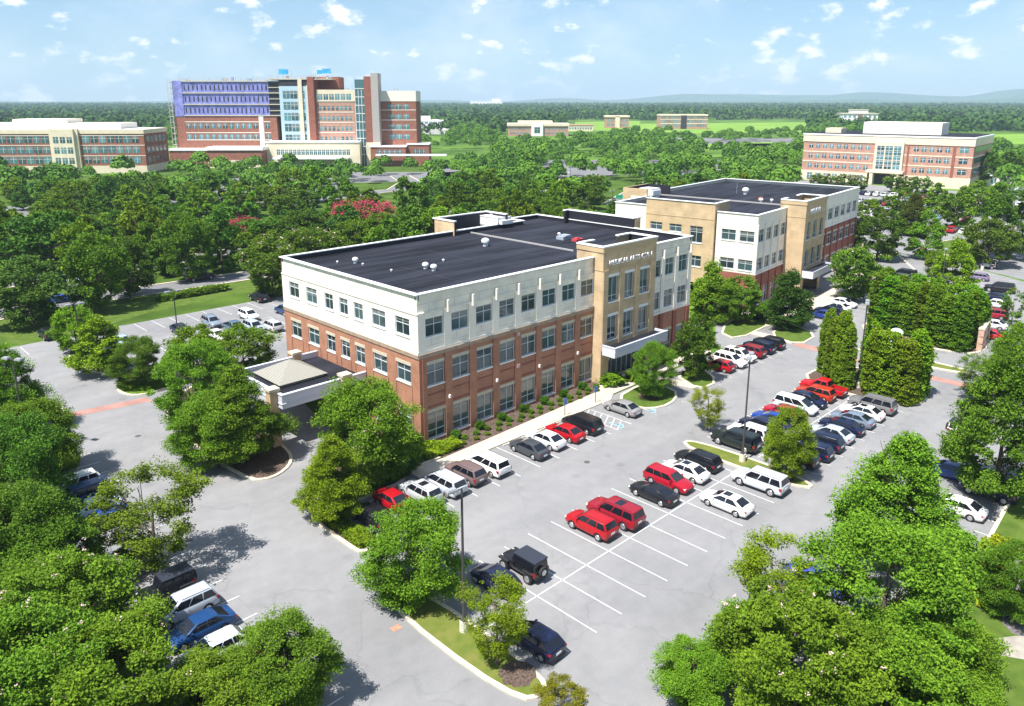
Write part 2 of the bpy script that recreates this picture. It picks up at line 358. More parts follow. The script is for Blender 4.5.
island([(200, 60), (203, 48), (225, 55), (226, 66)], GRASS)
# right hand edge lawn, bed and path
island([(10, 9.5), (60, 13.2), (76, 14.2), (92, 14.5), (160, -12), (160, -60), (0, -60), (0, 8)], GRASS, smooth=0, name='edge_lawn')
sheet('mulch_bed', chaikin([(56, 9.8), (66, 11.2), (76, 11.6), (84, 8.5), (80, 4), (70, 6.4), (60, 5)], 2), .15, mat('grey_mulch', (.16, .145, .15), 1, .1, var=.4, vscale=5, vdet=8))
sheet('side_walk_path', chaikin([(53.5, 10.2), (56.5, 9.6), (59.5, 6), (62, -12), (60.6, -13), (56.5, 5)], 1), .155, mat('path_concrete', (.34, .31, .27), .9, .2, var=.2, vscale=1))  # path concrete in a darker tone than the sidewalk
# left edge beds
island([(4, 140), (4, 2), (13.2, 2), (13.6, 40), (13.4, 96), (9, 100), (9, 128)], WOODG, smooth=0, name='edge_bed')
# building bed, sidewalks
sheet('mulch_bed', [(46.7, 61.3), (46.7, 57.6), (73.5, 58.6), (76, 59.8), (76, 61.4)], .09, MULCH)
sheet('mulch_bed', [(87.0, 61.4), (87.0, 59.4), (100, 61.5), (99, 64)], .09, MULCH)
def slab(name, poly, z, m):
    mb = MB(); p = poly if area(poly) > 0 else poly[::-1]
    for i in range(len(p)):
        a = p[i]; b = p[(i+1) % len(p)]; mb.quad((*a, -.02), (*b, -.02), (*b, z), (*a, z))
    mb.poly([(x, y, z) for x, y in p]); tag(mb.build(name, m), kind='structure')
slab('front_sidewalk', [(42.2, 58.0), (42.2, 55.9), (71.8, 55.6), (73.5, 56.6), (97, 57.0), (98.5, 58.5), (88, 59.2), (86.6, 59.4), (86.6, 61.0), (76, 61.0), (73, 58.5), (46.7, 57.6)], .12, WALK)
slab('cross_walk', [(80.8, 57.0), (82.3, 50.6), (84.2, 50.3), (82.6, 57.0)], .125, WALK)
slab('cross_walk', [(109.4, 59), (109.2, 50.6), (111.2, 50.4), (111.2, 59)], .125, WALK)
slab('front_sidewalk', [(112, 58.5), (119, 56.8), (131, 56.2), (160, 60.2), (170, 62), (170, 64.5), (150, 62), (129, 60.5), (112, 61.5)], .12, WALK)
slab('cross_walk', [(126, 62), (104, 66), (99, 66.5), (99, 68.0), (104, 67.8), (127, 64)], .125, WALK)
slab('cross_walk', [(40.8, 69.3), (42.5, 57.2), (43.8, 57.2), (42.6, 69.3)], .15, WALK)
# brick bands across the drives
sheet('brick_crossing', [(22.6, 98.1), (22.8, 96.4), (31.4, 95.0), (31.2, 96.9)], .008, PAVER)
sheet('brick_crossing', [(108.6, 50.2), (110.6, 50.2), (110.6, 43), (108.6, 43)], .008, PAVER)
sheet('brick_crossing', [(107.6, 42), (109.4, 42), (109.6, 14), (107.8, 14)], .008, PAVER)
# painted stall lines
def lines():
    mb = MB(); z = .010
    def ln(a, b, w=.095):
        a = Vector(a); b = Vector(b); d = (b-a).normalized(); p = Vector((-d.y, d.x))*w/2
        mb.quad((*(a-p), z), (*(b-p), z), (*(b+p), z), (*(a+p), z))
    ln((31.6, 35.05), (66.4, 35.0), .10); ln((70.2, 35.0), (94.4, 35.0), .10)
    for k in range(-1, 11): ln((37.05+2.84*k, 29.3), (37.05+2.84*k, 41.5))
    for k in range(9): ln((70.9+2.83*k, 28.9), (70.9+2.83*k, 41.5))
    for k in range(11):
        x = 35.45+2.84*k
        if x > 65.8: break
        ln((x, 49.3), (x, 55.8))
    for k in range(7): ln((89.6+2.84*k, 49.3), (89.6+2.84*k, 55.8))
    for k in range(13): ln((122+2.83*k, 49.6), (122+2.83*k, 55.8))
    for k in range(6): ln((72.0+2.83*k, 49.0), (72.0+2.83*k, 49.2))
    for k in range(20): ln((15.2, 36.5+2.83*k), (21.2, 36.5+2.83*k))
    for k in range(34): ln((28+2.83*k, 8.6+ (0 if k else 0)), (28+2.83*k, 14.9)) if 14 < k else None
    for k in range(18): ln((42+2.83*k, 126.2), (42+2.83*k, 132))
    for k in range(14): ln((34.5+2.83*k, 108.5), (34.5+2.83*k, 120.5))
    ln((34.5, 114.5), (72, 114.5))
    for k in range(5): ln((14+2.83*k, 126), (14+2.83*k, 131))
    for i in range(9):
        for r0, n_ in ((136, 14), (182, 18)):
            if i < 4:
                for k in range(n_): ln((r0+2.83*k, 38-24*i+12), (r0+2.83*k, 38-24*i))
    tag(mb.build('parking_lines', STRIPE), kind='structure')
    # hatched aisle beside the accessible stall
    mb.__init__()
    for k in range(6): ln((65.4, 49.6+k*.95), (67.6, 50.8+k*.95), .10)
    ln((65.3, 49.4), (65.3, 55.4)); ln((67.7, 49.4), (67.7, 55.4))
    tag(mb.build('hatched_aisle', STRIPE), kind='structure')
    mb.__init__()
    def ring(cx, cy, r, w, a0=0, a1=6.283):
        n = 14
        for k in range(n):
            t0 = a0+(a1-a0)*k/n; t1 = a0+(a1-a0)*(k+1)/n
            mb.quad((cx+r*math.cos(t0), cy+r*math.sin(t0), z), (cx+r*math.cos(t1), cy+r*math.sin(t1), z), (cx+(r-w)*math.cos(t1), cy+(r-w)*math.sin(t1), z), (cx+(r-w)*math.cos(t0), cy+(r-w)*math.sin(t0), z))
    for sx in (66.2, 72.4):
        ring(sx, 50.0, .55, .13, -2.6, 1.2); ln((sx, 50.3), (sx, 51.0), .14); ln((sx, 50.4), (sx+.5, 50.4), .12); ln((sx+.5, 50.4), (sx+.75, 49.9), .12); ring(sx, 51.25, .16, .15)
    tag(mb.build('accessible_parking_mark', BLUEP), kind='structure')
lines()
def road(pts, w, name='road', z=.004, m=None, kerb=True):
    mb = MB(); n = len(pts); P = [Vector(p) for p in pts]; Ls = []
    for i in range(n):
        d = (P[min(i+1, n-1)]-P[max(i-1, 0)]).normalized(); Ls.append(Vector((-d.y, d.x)))
    for i in range(n-1):
        a, b = P[i], P[i+1]; p, q = Ls[i]*w/2, Ls[i+1]*w/2
        mb.quad((*(a-p), z), (*(b-q), z), (*(b+q), z), (*(a+p), z), 0)
        if kerb:
            for s in (1, -1):
                e, f = p*s, q*s; e2, f2 = p*s*(1+.5/w*2), q*s*(1+.5/w*2)
                mb.quad((*(a+e), z+.1), (*(b+f), z+.1), (*(b+f2), z+.1), (*(a+e2), z+.1), 1); mb.quad((*(a+e), z-.01), (*(b+f), z-.01), (*(b+f), z+.1), (*(a+e), z+.1), 1)
    o = mb.build(name, [m or ROADM, CURB]); tag(o, kind='structure')
road([(21.70,153.55), (37.33,155.72), (52.83,154.50), (71.79,153.26), (91.19,151.48), (116.14,150.61)], 7.5)
road([(26.05,178.53), (45.19,181.43), (61.76,178.86), (79.53,181.15), (100.69,181.40)], 7.0)
road([(-20, 262), (49, 254), (75, 255), (100, 258), (150, 262)], 8)
road([(129.47,248.86), (142.60,255.01), (158.11,256.39), (180.32,262.23), (191.22,261.56), (214.34,283.89), (228.27,310.21)], 9)
road([(138.79,191.94), (149.31,193.16), (159.40,195.60), (175.94,199.60), (203.73,203.08)], 7)
road([(205.05,201.78), (231.45,222.02), (265.45,246.33), (300.04,270.07)], 9)
road([(217.65,169.61), (262.29,191.71), (293.32,206.28), (361.65,226.01)], 9)
road([(176, 60), (200, 74), (235, 92), (300, 118)], 8, m=ASPH)
for nm, q in (('hospital_lot', [(93.03,292.07), (156.76,257.72), (203.62,320.41), (140.93,382.02)]), ('hospital_lot', [(51.32,267.08), (66.21,263.27), (83.77,293.78), (62.17,318.66)]), ('hospital_lot', [(190.98,300.73), (239.68,271.66), (265.16,304.34), (221.10,347.64)]), ('far_lot', [(197.68,255.21), (237.90,237.17), (298.61,305.43), (267.52,335.99)]), ('far_lot', [(269.71,255.47), (358.78,212.35), (436.17,251.74), (354.67,331.83)]), ('far_lot', [(519.08,381.09), (639.08,304.24), (734.01,360.11), (636.62,455.81)])):
    sheet(nm, q, .001, ROADM)
FIELDM = mat('field_grass', (.20, .33, .05), 1, .1, col2=(.14, .26, .035), vscale=.02, vdet=6)
for q in ([(701.36,520.87), (890.96,410.94), (1298.75,600.59), (1000.57,736.18)], [(508.78,318.93), (597.89,284.42), (654.09,311.46), (579.00,363.28)], [(717.81,623.00), (799.22,587.69), (1144.39,842.25), (1013.99,880.43)], [(697.22,206.04), (801.62,166.48), (1015.45,212.21), (918.29,272.76)], [(973.70,878.04), (993.34,990.68), (937.58,1144.44), (871.73,1064.15)], [(529.93,298.15), (571.54,291.89), (654.07,334.49), (611.05,353.75)]):
    sheet('field', q, .01, FIELDM)
sheet('field', [(41.49,220.33), (48.14,221.18), (55.72,247.77), (47.10,246.98)], -.004, GRASS)
sheet('field', [(120.15,166.46), (129.70,165.81), (145.29,185.56), (134.26,188.23)], -.004, GRASS)

# ------------------------------------------------------------------ facade helper
def wall(mb, P, U, w, z0, z1, ops=(), depth=.18, m=0, rm=None):
    """wall with openings: P corner, U unit direction seen left to right, normal = (U.y,-U.x)"""
    P = Vector((P[0], P[1])); U = Vector(U).normalized(); Nn = Vector((U.y, -U.x)); rm = m if rm is None else rm
    def pt(u, z, d=0.0): q = P+U*u-Nn*d; return (q.x, q.y, z)
    us = sorted({0.0, w, *[o[0] for o in ops], *[o[1] for o in ops]}); zs = sorted({z0, z1, *[o[2] for o in ops], *[o[3] for o in ops]})
    for i in range(len(us)-1):
        for j in range(len(zs)-1):
            cu = (us[i]+us[i+1])/2; cz = (zs[j]+zs[j+1])/2
            if any(o[0] < cu < o[1] and o[2] < cz < o[3] for o in ops): continue
            mb.quad(pt(us[i], zs[j]), pt(us[i+1], zs[j]), pt(us[i+1], zs[j+1]), pt(us[i], zs[j+1]), m)
    for a, b, c, d in ops:
        mb.quad(pt(a, c), pt(a, d), pt(a, d, depth), pt(a, c, depth), rm); mb.quad(pt(b, d), pt(b, c), pt(b, c, depth), pt(b, d, depth), rm)
        mb.quad(pt(b, c), pt(a, c), pt(a, c, depth), pt(b, c, depth), rm); mb.quad(pt(a, d), pt(b, d), pt(b, d, depth), pt(a, d, depth), rm)
def ubox(mb, P, U, u0, u1, z0, z1, d0, d1, m=0):
    """box on a facade, from d0 to d1 out of the wall plane"""
    P = Vector((P[0], P[1])); U = Vector(U).normalized(); Nn = Vector((U.y, -U.x)); c = [P+U*u+Nn*d for u, d in ((u0, d1), (u1, d1), (u1, d0), (u0, d0))]
    i = len(mb.v); mb.v += [(q.x, q.y, z0) for q in c]+[(q.x, q.y, z1) for q in c]
    for q in ((3,2,1,0),(4,5,6,7),(0,1,5,4),(1,2,6,5),(2,3,7,6),(3,0,4,7)): mb.f.append(tuple(i+k for k in q)); mb.m.append(m)
def window(par, P, U, a, b, c, d, depth=.18, nx=2, transom=.62, sill=True, lintel=True, fw=.07, sillm=None, glass=None):
    mb = MB(); dd = -depth
    ubox(mb, P, U, a, a+fw, c, d, dd, dd+.09); ubox(mb, P, U, b-fw, b, c, d, dd, dd+.09)
    ubox(mb, P, U, a+fw, b-fw, d-fw, d, dd, dd+.09); ubox(mb, P, U, a+fw, b-fw, c, c+fw, dd, dd+.09)
    for k in range(1, nx):
        u = a+(b-a)*k/nx; ubox(mb, P, U, u-fw*.45, u+fw*.45, c+fw, d-fw, dd, dd+.08)
    if transom: zt = c+(d-c)*transom; ubox(mb, P, U, a+fw, b-fw, zt-fw*.45, zt+fw*.45, dd+.002, dd+.085)
    w_ = mb.build('window', FRAME, par)
    if sill: s_ = MB(); ubox(s_, P, U, a-.06, b+.06, c-.16, c, -depth+.1, .09); s_.build('sill', sillm or FRAMEW, w_)
    if lintel: s_ = MB(); ubox(s_, P, U, a-.12, b+.12, d+.002, d+.36, .0, .045); s_.build('lintel', lintel if lintel is not True else LIME, w_)
    p_ = MB(); Pv = Vector((P[0], P[1])); Uv = Vector(U).normalized(); Nn = Vector((Uv.y, -Uv.x))
    q = [Pv+Uv*u+Nn*(dd+.03) for u in (a+.02, b-.02)]
    p_.quad((q[0].x, q[0].y, c+.02), (q[1].x, q[1].y, c+.02), (q[1].x, q[1].y, d-.02), (q[0].x, q[0].y, d-.02)); p_.build('pane', glass or GLASS, w_)
    return w_
def text_part(par, txt, size, P, U, u, z, d, m, name='sign_letters'):
    cu = bpy.data.curves.new(name, 'FONT'); cu.body = txt; cu.size = size; cu.extrude = .06; cu.space_character = 1.08
    o = bpy.data.objects.new(name, cu); me = bpy.data.meshes.new_from_object(o); bpy.data.objects.remove(o)
    me.materials.clear(); me.materials.append(m)
    o = bpy.data.objects.new(name, me); COL.objects.link(o); o.parent = par
    Uv = Vector(U).normalized(); Nn = Vector((Uv.y, -Uv.x)); q = Vector((P[0], P[1]))+Uv*u+Nn*d
    o.location = (q.x, q.y, z); o.rotation_euler = (math.pi/2, 0, math.atan2(Uv.y, Uv.x)); return o
def coping(mb, P, U, w, z, over=.16, t=.12, inner=.42, m=0, e0=0., e1=0.): ubox(mb, P, U, -e0, w+e1, z, z+t, -inner, over, m)

# ------------------------------------------------------------------ the near office building
FX, LX, BX, RX = (1, 0), (0, -1), (-1, 0), (0, 1)
B1 = empty('office_building', (46.7, 61.4, 0), 0, 'nearest three storey office building, red brick below and white stucco above, with a porte cochere', 'office building')
D = 27.9; WD = 50.5; ZB, ZT = 10.3, 16.68
bay = [1.05+3.53*k for k in range(8)]
def opsf(z0, z1, xs, w=2.38): return [(a, a+w, z0, z1) for a in xs]
lys = [1.75, 5.85, 10.1, 13.25, 16.25, 19.8, 24.1]; lws = [2.35, 2.45, 1.8, 1.75, 1.8, 2.5, 2.45]   # distances from the far left corner, seen left to right
lops = lambda z0, z1: [(a, a+w, z0, z1) for a, w in zip(lys, lws)]
TW0, TW1 = 28.2, 39.5
rbay = [(43.7-2.95, 43.7-.8), (43.75, 46.1), (47.05, 49.55)]
mb = MB()
P0 = (0, 0); PL = (0, D)
o1 = opsf(.55, 3.55, bay)+opsf(6.6, 8.95, bay)
wall(mb, P0, FX, TW0+.3, 0, ZB, o1); wall(mb, PL, LX, D, 0, ZB, lops(.9, 3.6)+lops(6.8, 8.8))
ro = [(a, b, .4, 3.9) for a, b in rbay]
wall(mb, (TW1-.3, 0), FX, WD-TW1+.3, 0, 6.4, [(a-TW1+.3, b-TW1+.3, .4, 3.6) for a, b in rbay])
wall(mb, (WD, 0), RX, D+3.3, 0, 6.4); wall(mb, (WD, D+3.3), BX, WD-43.3, 0, 16.7); wall(mb, (43.3, D+3.3), LX, 3.3, 0, 16.7); wall(mb, (43.3, D), BX, 43.3, 0, 16.7)
mb.build('brick_wall', BRICK, B1)
mb = MB()
wall(mb, P0, FX, TW0+.3, ZB, 14.75, opsf(12.0, 14.0, bay)); wall(mb, PL, LX, D, ZB, 14.75, lops(12.0, 13.9))
wall(mb, (TW1-.3, 0), FX, WD-TW1+.3, 6.4, 14.75, [(a-TW1+.3, b-TW1+.3, 7.2, 9.7) for a, b in rbay]+[(a-TW1+.3, b-TW1+.3, 11.9, 14.3) for a, b in rbay])
wall(mb, (WD, 0), RX, D+3.3, 6.4, ZT); wall(mb, (0.12, .12), FX, WD-.12, 14.75, ZT); wall(mb, (.12, D), LX, D-.12, 14.75, ZT)
wall(mb, (0, 0), FX, WD, 14.75, 14.752)
mb.quad((0, 0, 14.75), (WD, 0, 14.75), (WD, .12, 14.75), (0, .12, 14.75)); mb.quad((0, D, 14.75), (0, 0, 14.75), (.12, 0.12, 14.75), (.12, D, 14.75))
mb.build('stucco_wall', STUCCO, B1)
# bands and pilasters
mb = MB(); ubox(mb, P0, FX, -.02, TW0, ZB-.42, ZB-.002, .0, .2); ubox(mb, PL, LX, 0, D+.1, ZB-.42, ZB-.002, .0, .1); mb.build('belt_course', mat('brown_band', (.34, .25, .18), .9, .2, var=.15, vscale=2), B1)
mb = MB(); ubox(mb, P0, FX, -.1, TW0, ZB+.002, ZB+.3, 0, .12); ubox(mb, PL, LX, 0, D, ZB+.002, ZB+.3, 0, .1)
ubox(mb, P0, FX, -.08, TW0, 14.58, 14.73, 0, .10); ubox(mb, PL, LX, 0, D, 14.58, 14.73, 0, .08); ubox(mb, P0, FX, TW1, WD, 14.58, 14.73, 0, .10); ubox(mb, P0, FX, TW1, WD+.08, 6.42, 6.75, 0, .12); mb.build('stucco_ledge', STUC2, B1)
for k in range(8):
    u0 = (-.002 if k == 0 else 3.53*k-.05); u1 = u0+(1.0 if k else .98)
    mb = MB(); ubox(mb, P0, FX, u0, u1, 0, ZB-.43, 0, .14); mb.build('pilaster', BRICK, B1)
    mb = MB(); ubox(mb, P0, FX, u0, u1, ZB+.31, 14.57, 0, .11); mb.build('pilaster', STUC2, B1)
    if k:
        mb = MB(); uc = (u0+u1)/2; ubox(mb, P0, FX, uc-.10, uc+.10, 14.3, 15.6, .0, .36); mb.build('bracket', STUC2, B1)
for a in (39.6, 42.95, 46.3, 49.65):
    mb = MB(); ubox(mb, P0, FX, a, a+.82, 6.76, 14.57, 0, .16); mb.build('pilaster', STUC2, B1)
    mb = MB(); ubox(mb, P0, FX, a, a+.82, 0, 6.4, 0, .22); mb.build('pilaster', BRICKD, B1)
    if a > 40: mb = MB(); ubox(mb, P0, FX, a+.30, a+.50, 14.35, 15.65, .0, .36); mb.build('bracket', STUC2, B1)
for k in range(8):   # recessed spandrels between the floors
    mb = MB(); a = bay[k]; ubox(mb, P0, FX, a, a+2.38, 4.1, 4.3, 0, .06); mb.build('spandrel_band', BRICKD, B1); mb = MB(); ubox(mb, P0, FX, a, a+2.38, 5.5, 5.65, 0, .05); mb.build('spandrel_band', BRICKD, B1)
for y0, w in zip(lys, lws):
    mb = MB(); ubox(mb, PL, LX, y0-.25, y0-.1, .3, 6.6, 0, .07); ubox(mb, PL, LX, y0+w+.1, y0+w+.25, .3, 6.6, 0, .07); mb.build('pilaster', BRICK, B1)
for a in bay:
    window(B1, P0, FX, a, a+2.38, .55, 3.55, transom=.3, lintel=LIME); window(B1, P0, FX, a, a+2.38, 6.6, 8.95); window(B1, P0, FX, a, a+2.38, 12.0, 14.0, lintel=False, transom=.64)
for y0, w in zip(lys, lws):
    window(B1, PL, LX, y0, y0+w, 12.0, 13.9, lintel=False, transom=.66); window(B1, PL, LX, y0, y0+w, 6.8, 8.8, transom=.66); window(B1, PL, LX, y0, y0+w, .9, 3.6, transom=.7)
for a, b in rbay:
    window(B1, P0, FX, a, b, .4, 3.6, lintel=LIME, transom=.35); window(B1, P0, FX, a, b, 7.2, 9.7, lintel=False, transom=.66); window(B1, P0, FX, a, b, 11.9, 14.3, lintel=False, transom=.66)
# roof, parapet, coping
mb = MB(); mb.poly([(.3, .3, 16.1), (WD-.3, .3, 16.1), (WD-.3, D+3.0, 16.1), (43.6, D+3.0, 16.1), (43.6, D-.3, 16.1), (.3, D-.3, 16.1)]); mb.build('roof', ROOFM, B1)
mb = MB()
for k in range(1, 11): mb.box(.4, WD-.5, 2.6*k, 2.6*k+.05, 16.1, 16.112)
for x, y0 in ((9, 3), (18, 9), (26, 2), (37, 12)): mb.box(x, x+.05, y0, y0+12, 16.1, 16.113)
mb.build('roof_seam', SEAM, B1)
mb = MB(); mb.box(31.6, 31.78, 6.5, D-.5, 16.1, 16.3); mb.build('expansion_joint', mat('joint_cap', (.36, .34, .34), .7), B1)
mb = MB()
for P, U, w in (((.0, .3), FX, WD), ((.3, D), LX, D), ((WD-.3, 0), RX, D+3), ((43.3, D-.3), BX, 43.3), ((WD, D+3.0), BX, WD-43.3)):
    ubox(mb, P, (-U[0], -U[1]), -w, 0, 16.1, ZT, 0, .004)
mb.build('parapet_flashing', ROOFD, B1)
mb = MB(); coping(mb, P0, FX, TW0-.02, ZT, e0=.16); coping(mb, (TW1+.02, 0), FX, WD-TW1-.02, ZT, e1=.16); coping(mb, PL, LX, D-.43, ZT+.003, e0=.16); coping(mb, (WD, .43), RX, D+3.3-.43, ZT+.003, e1=.16)
coping(mb, (43.3, D), BX, 43.3-.45, ZT+.006); coping(mb, (WD-.45, D+3.3), BX, WD-43.3, ZT+.006); coping(mb, (43.3, D+2.9), LX, 3.3, ZT+.004); mb.build('coping', COPING, B1)
# tan entrance tower
T = [(29.35, 31.35), (32.65, 34.65), (35.95, 38.0)]
mb = MB(); PT = (TW0, -1.5)
wall(mb, PT, FX, TW1-TW0, 4.2, 18.1, [(a-TW0, b-TW0, 5.8, 8.95) for a, b in T]+[(a-TW0, b-TW0, 10.9, 14.15) for a, b in T], depth=.3)
wall(mb, PT, FX, 1.6, 0, 4.2); wall(mb, (TW1-1.6, -1.5), FX, 1.6, 0, 4.2); wall(mb, (TW0, 2.9), LX, 4.4, 0, 18.1); wall(mb, (TW1, -1.5), RX, 4.4, 0, 18.1)
wall(mb, (TW1, 2.9), BX, 3.2, 16, 18.1); wall(mb, (TW0+3.2, 2.9), BX, 3.2, 16, 18.1); wall(mb, (TW0+1.6, -1.5), RX, 1.5, 0, 4.2); wall(mb, (TW1-1.6, 0.0), LX, 1.5, 0, 4.2)
mb.build('entrance_tower', TAN, B1)
mb = MB(); mb.box(TW0+.3, TW1-.3, -1.2, 2.6, 16.4, 16.5); ubox(mb, (TW1-.3, -1.2), BX, 0, TW1-TW0-.6, 16.5, 18.1, -.004, 0); ubox(mb, (TW1-.3, 2.9), LX, 0, 4.1, 16.5, 18.1, -.0, .004)
mb.build('tower_roof', ROOFM, B1)
mb = MB(); coping(mb, PT, FX, TW1-TW0, 18.1, e0=.16, e1=.16, t=.16); coping(mb, (TW0, 2.9), LX, 3.95, 18.103, t=.16); coping(mb, (TW1, -1.05), RX, 3.95, 18.103, t=.16); coping(mb, (TW1-.4, 2.9), BX, 2.8, 18.106, t=.16); coping(mb, (TW0+3.2, 2.9), BX, 2.8, 18.106, t=.16); mb.build('coping', COPING, B1)
mb = MB(); ubox(mb, PT, FX, -.05, TW1-TW0+.05, 17.45, 18.08, 0, .1); ubox(mb, (TW0, 2.9), LX, 0, 4.4, 17.45, 18.08, 0, .1); ubox(mb, PT, FX, -.04, TW1-TW0+.04, 15.1, 15.2, 0, .05); ubox(mb, (TW0, 2.9), LX, 0, 4.4, 15.1, 15.2, 0, .05); mb.build('tower_cornice', mat('tan_trim', (.50, .37, .22), .85, .2), B1)
for a, b in T:
    window(B1, PT, FX, a-TW0, b-TW0, 5.8, 8.95, depth=.3, transom=.22, lintel=FRAMEW); window(B1, PT, FX, a-TW0, b-TW0, 10.9, 14.15, depth=.3, transom=.22, lintel=FRAMEW)
for a in (28.2, 31.55, 34.85, 38.2):
    mb = MB(); ubox(mb, (0, -1.5), FX, a+.05, a+1.0, 4.6, 15.08, 0, .12); mb.build('pilaster', TAN, B1)
for a_, z_ in ((14.55, 9.35), (14.55, 5.4)):
    mb = MB(); ubox(mb, P0, FX, a_-.22, a_+.22, z_, z_+.45, .142, .2); mb.build('wall_vent', mat('pink_louver', (.52, .36, .34), .8), B1)
for k in (1, 3, 5, 7):
    mb = MB(); ubox(mb, P0, FX, 3.53*k+.33, 3.53*k+.55, 4.6, 4.95, .142, .34); mb.build('wall_light', FRAMEW, B1)
mb = MB(); mb.tube((.32, -.3, 0), (.32, -.3, 9.8), .06, .06, 8); mb.build('downspout', BRICKD, B1)
text_part(B1, 'MEDICAL ARTS CTR I', .90, PT, FX, .9, 15.75, .22, mat('sign_white', (.80, .80, .84), .4))
# entrance recess, doors and canopy
mb = MB(); mb.quad((TW0+1.6, -.02, 0), (TW1-1.6, -.02, 0), (TW1-1.6, -.02, 4.2), (TW0+1.6, -.02, 4.2)); mb.build('entrance_glazing', GLASS, B1)
mb = MB()
for k in range(8): mb.box(TW0+1.7+1.12*k, TW0+1.78+1.12*k, -.12, -.03, 0, 4.2)
mb.box(TW0+1.8, TW1-1.8, -.10, -.04, 2.5, 2.6); dr = mb.build('entrance_doors', FRAME, B1)
mb = MB(); mb.box(TW0+.25, TW1+.2, -3.55, -1.62, 4.35, 4.5); mb.box(TW0+.25, TW1+.2, -3.7, -3.55, 4.1, 5.35); mb.box(TW0+.1, TW0+.25, -3.7, -1.62, 4.1, 5.35); mb.box(TW1+.2, TW1+.35, -3.7, -1.62, 4.1, 5.35)
mb.box(TW0+.05, TW1+.4, -3.76, -3.5, 5.352, 5.45); mb.box(TW0+.05, TW0+.3, -3.5, -1.62, 5.352, 5.45); mb.box(TW0+.08, TW1+.38, -3.74, -3.7, 4.85, 4.93); mb.build('entrance_canopy', METALW, B1)
mb = MB(); mb.box(TW0+.26, TW1+.19, -3.54, -1.62, 5.0, 5.03); mb.build('canopy_roof', ROOFM, B1)
# raised screens on the back and right edge
mb = MB(); mb.box(28.2, 28.5, 27.3-.1, 32.2, 0, 18.2); mb.box(28.2, 39.4, 31.9, 32.2, 0, 18.2); mb.box(39.1, 39.4, 27.3, 32.2, 0, 18.2); mb.build('stair_tower', TAN, B1)
mb = MB(); mb.box(28.5, 28.52, 27.31, 31.88, 16.1, 18.2); mb.box(28.5, 39.1, 31.86, 31.89, 16.1, 18.2); mb.box(39.08, 39.1, 27.31, 31.88, 16.1, 18.2); mb.box(28.19, 28.51, 27.15, 27.19, 16.1, 18.2); mb.box(39.09, 39.42, 27.2, 27.29, 16.1, 18.2); mb.box(28.5, 39.1, 26, 31.86, 16.0, 16.13); mb.build('screen_flashing', ROOFD, B1)
mb = MB(); mb.box(28.1, 28.62, 27.1, 32.3, 18.2, 18.35); mb.box(28.62, 39.0, 31.78, 32.3, 18.2, 18.35); mb.box(39.0, 39.5, 27.2, 32.3, 18.2, 18.35); mb.build('coping', COPING, B1)
mb = MB(); mb.box(WD+.0, WD+.3, 10.5, 24, 6.4, 18.2); mb.box(WD+.3, WD+1.6, 10.5, 10.8, 6.4, 18.2); mb.build('roof_screen', TAN, B1)
mb = MB(); mb.box(WD-.32, WD-.02, 10.4, 24.1, 16.1, 18.19); mb.box(WD-1.2, WD-.3, 23.7, 24.1, 16.1, 18.19); mb.box(WD-.33, WD-.1, 17.5, 17.7, 16.1, 18.195); mb.build('screen_flashing', ROOFD, B1)
mb = MB(); mb.box(WD-.4, WD+.36, 10.3, 24.2, 18.2, 18.34); mb.box(WD+.36, WD+1.7, 10.3, 10.9, 18.2, 18.34); mb.box(WD-1.3, WD-.4, 23.6, 24.2, 18.2, 18.34); mb.build('coping', COPING, B1)
# porte cochere on the left side
mb = MB(); px0, px1, py0, py1 = -10.5, 0, 9.7, 20.4
mb.box(px0, px1-.01, py0, py0+.25, 4.5, 6.0); mb.box(px0, px1-.01, py1-.25, py1, 4.5, 6.0); mb.box(px0, px0+.25, py0+.25, py1-.25, 4.5, 6.0); mb.box(px0+.25, px1-.01, py0+.25, py1-.25, 4.5, 4.7)
mb.box(px0-.08, px1-.01, py0-.08, py0, 5.0, 5.08); mb.box(px0-.08, px0, py0, py1, 5.0, 5.08); mb.box(px0-.08, px1-.01, py0-.1, py0+.3, 6.0, 6.1); mb.box(px0-.08, px0+.3, py0+.3, py1, 6.0, 6.1); mb.box(px0+.3, px1-.01, py1-.3, py1+.08, 6.0, 6.1)
pc = mb.build('porte_cochere', METALW, B1)
mb = MB(); mb.box(px0+.25, px1-.02, py0+.25, py1-.25, 5.3, 5.4); mb.build('canopy_roof', ROOFM, pc)
mb = MB(); a, b, c, d = (-8.9, 13.2), (-2.9, 13.2), (-2.9, 19.4), (-8.9, 19.4); ap = (-5.9, 16.3, 7.35)
mb.box(-8.6, -3.2, 13.5, 19.1, 5.4, 5.75)
for p, q in ((a, b), (b, c), (c, d), (d, a)): mb.poly([(*p, 5.75), (*q, 5.75), ap])
mb.poly([(*a, 5.748), (*d, 5.748), (*c, 5.748), (*b, 5.748)])
for t in range(1, 12):
    f = t/12
    for p, q in ((a, b), (d, a)):
        e = (p[0]+(q[0]-p[0])*f, p[1]+(q[1]-p[1])*f, 5.76); h = 1-abs(2*f-1); m_ = ((p[0]+q[0])/2, (p[1]+q[1])/2)
        tp = (e[0]+(ap[0]-m_[0])*h, e[1]+(ap[1]-m_[1])*h, 5.76+1.6*h); mb.tube(e, tp, .03, .03, 4)
mb.build('pyramid_roof', STEELR, pc)
for x, y in ((px0-.35, py0+1.4), (px0-.35, py1-1.6), (-2.9, py0-.1), (-2.9, py1+.1)):
    mb = MB(); mb.box(x-.5, x+.5, y-.5, y+.5, 0, 6.35); cl = mb.build('column', TAN, pc)
    mb = MB(); mb.box(x-.62, x+.62, y-.62, y+.62, 6.35, 6.62); mb.build('column_cap', LIME, cl)
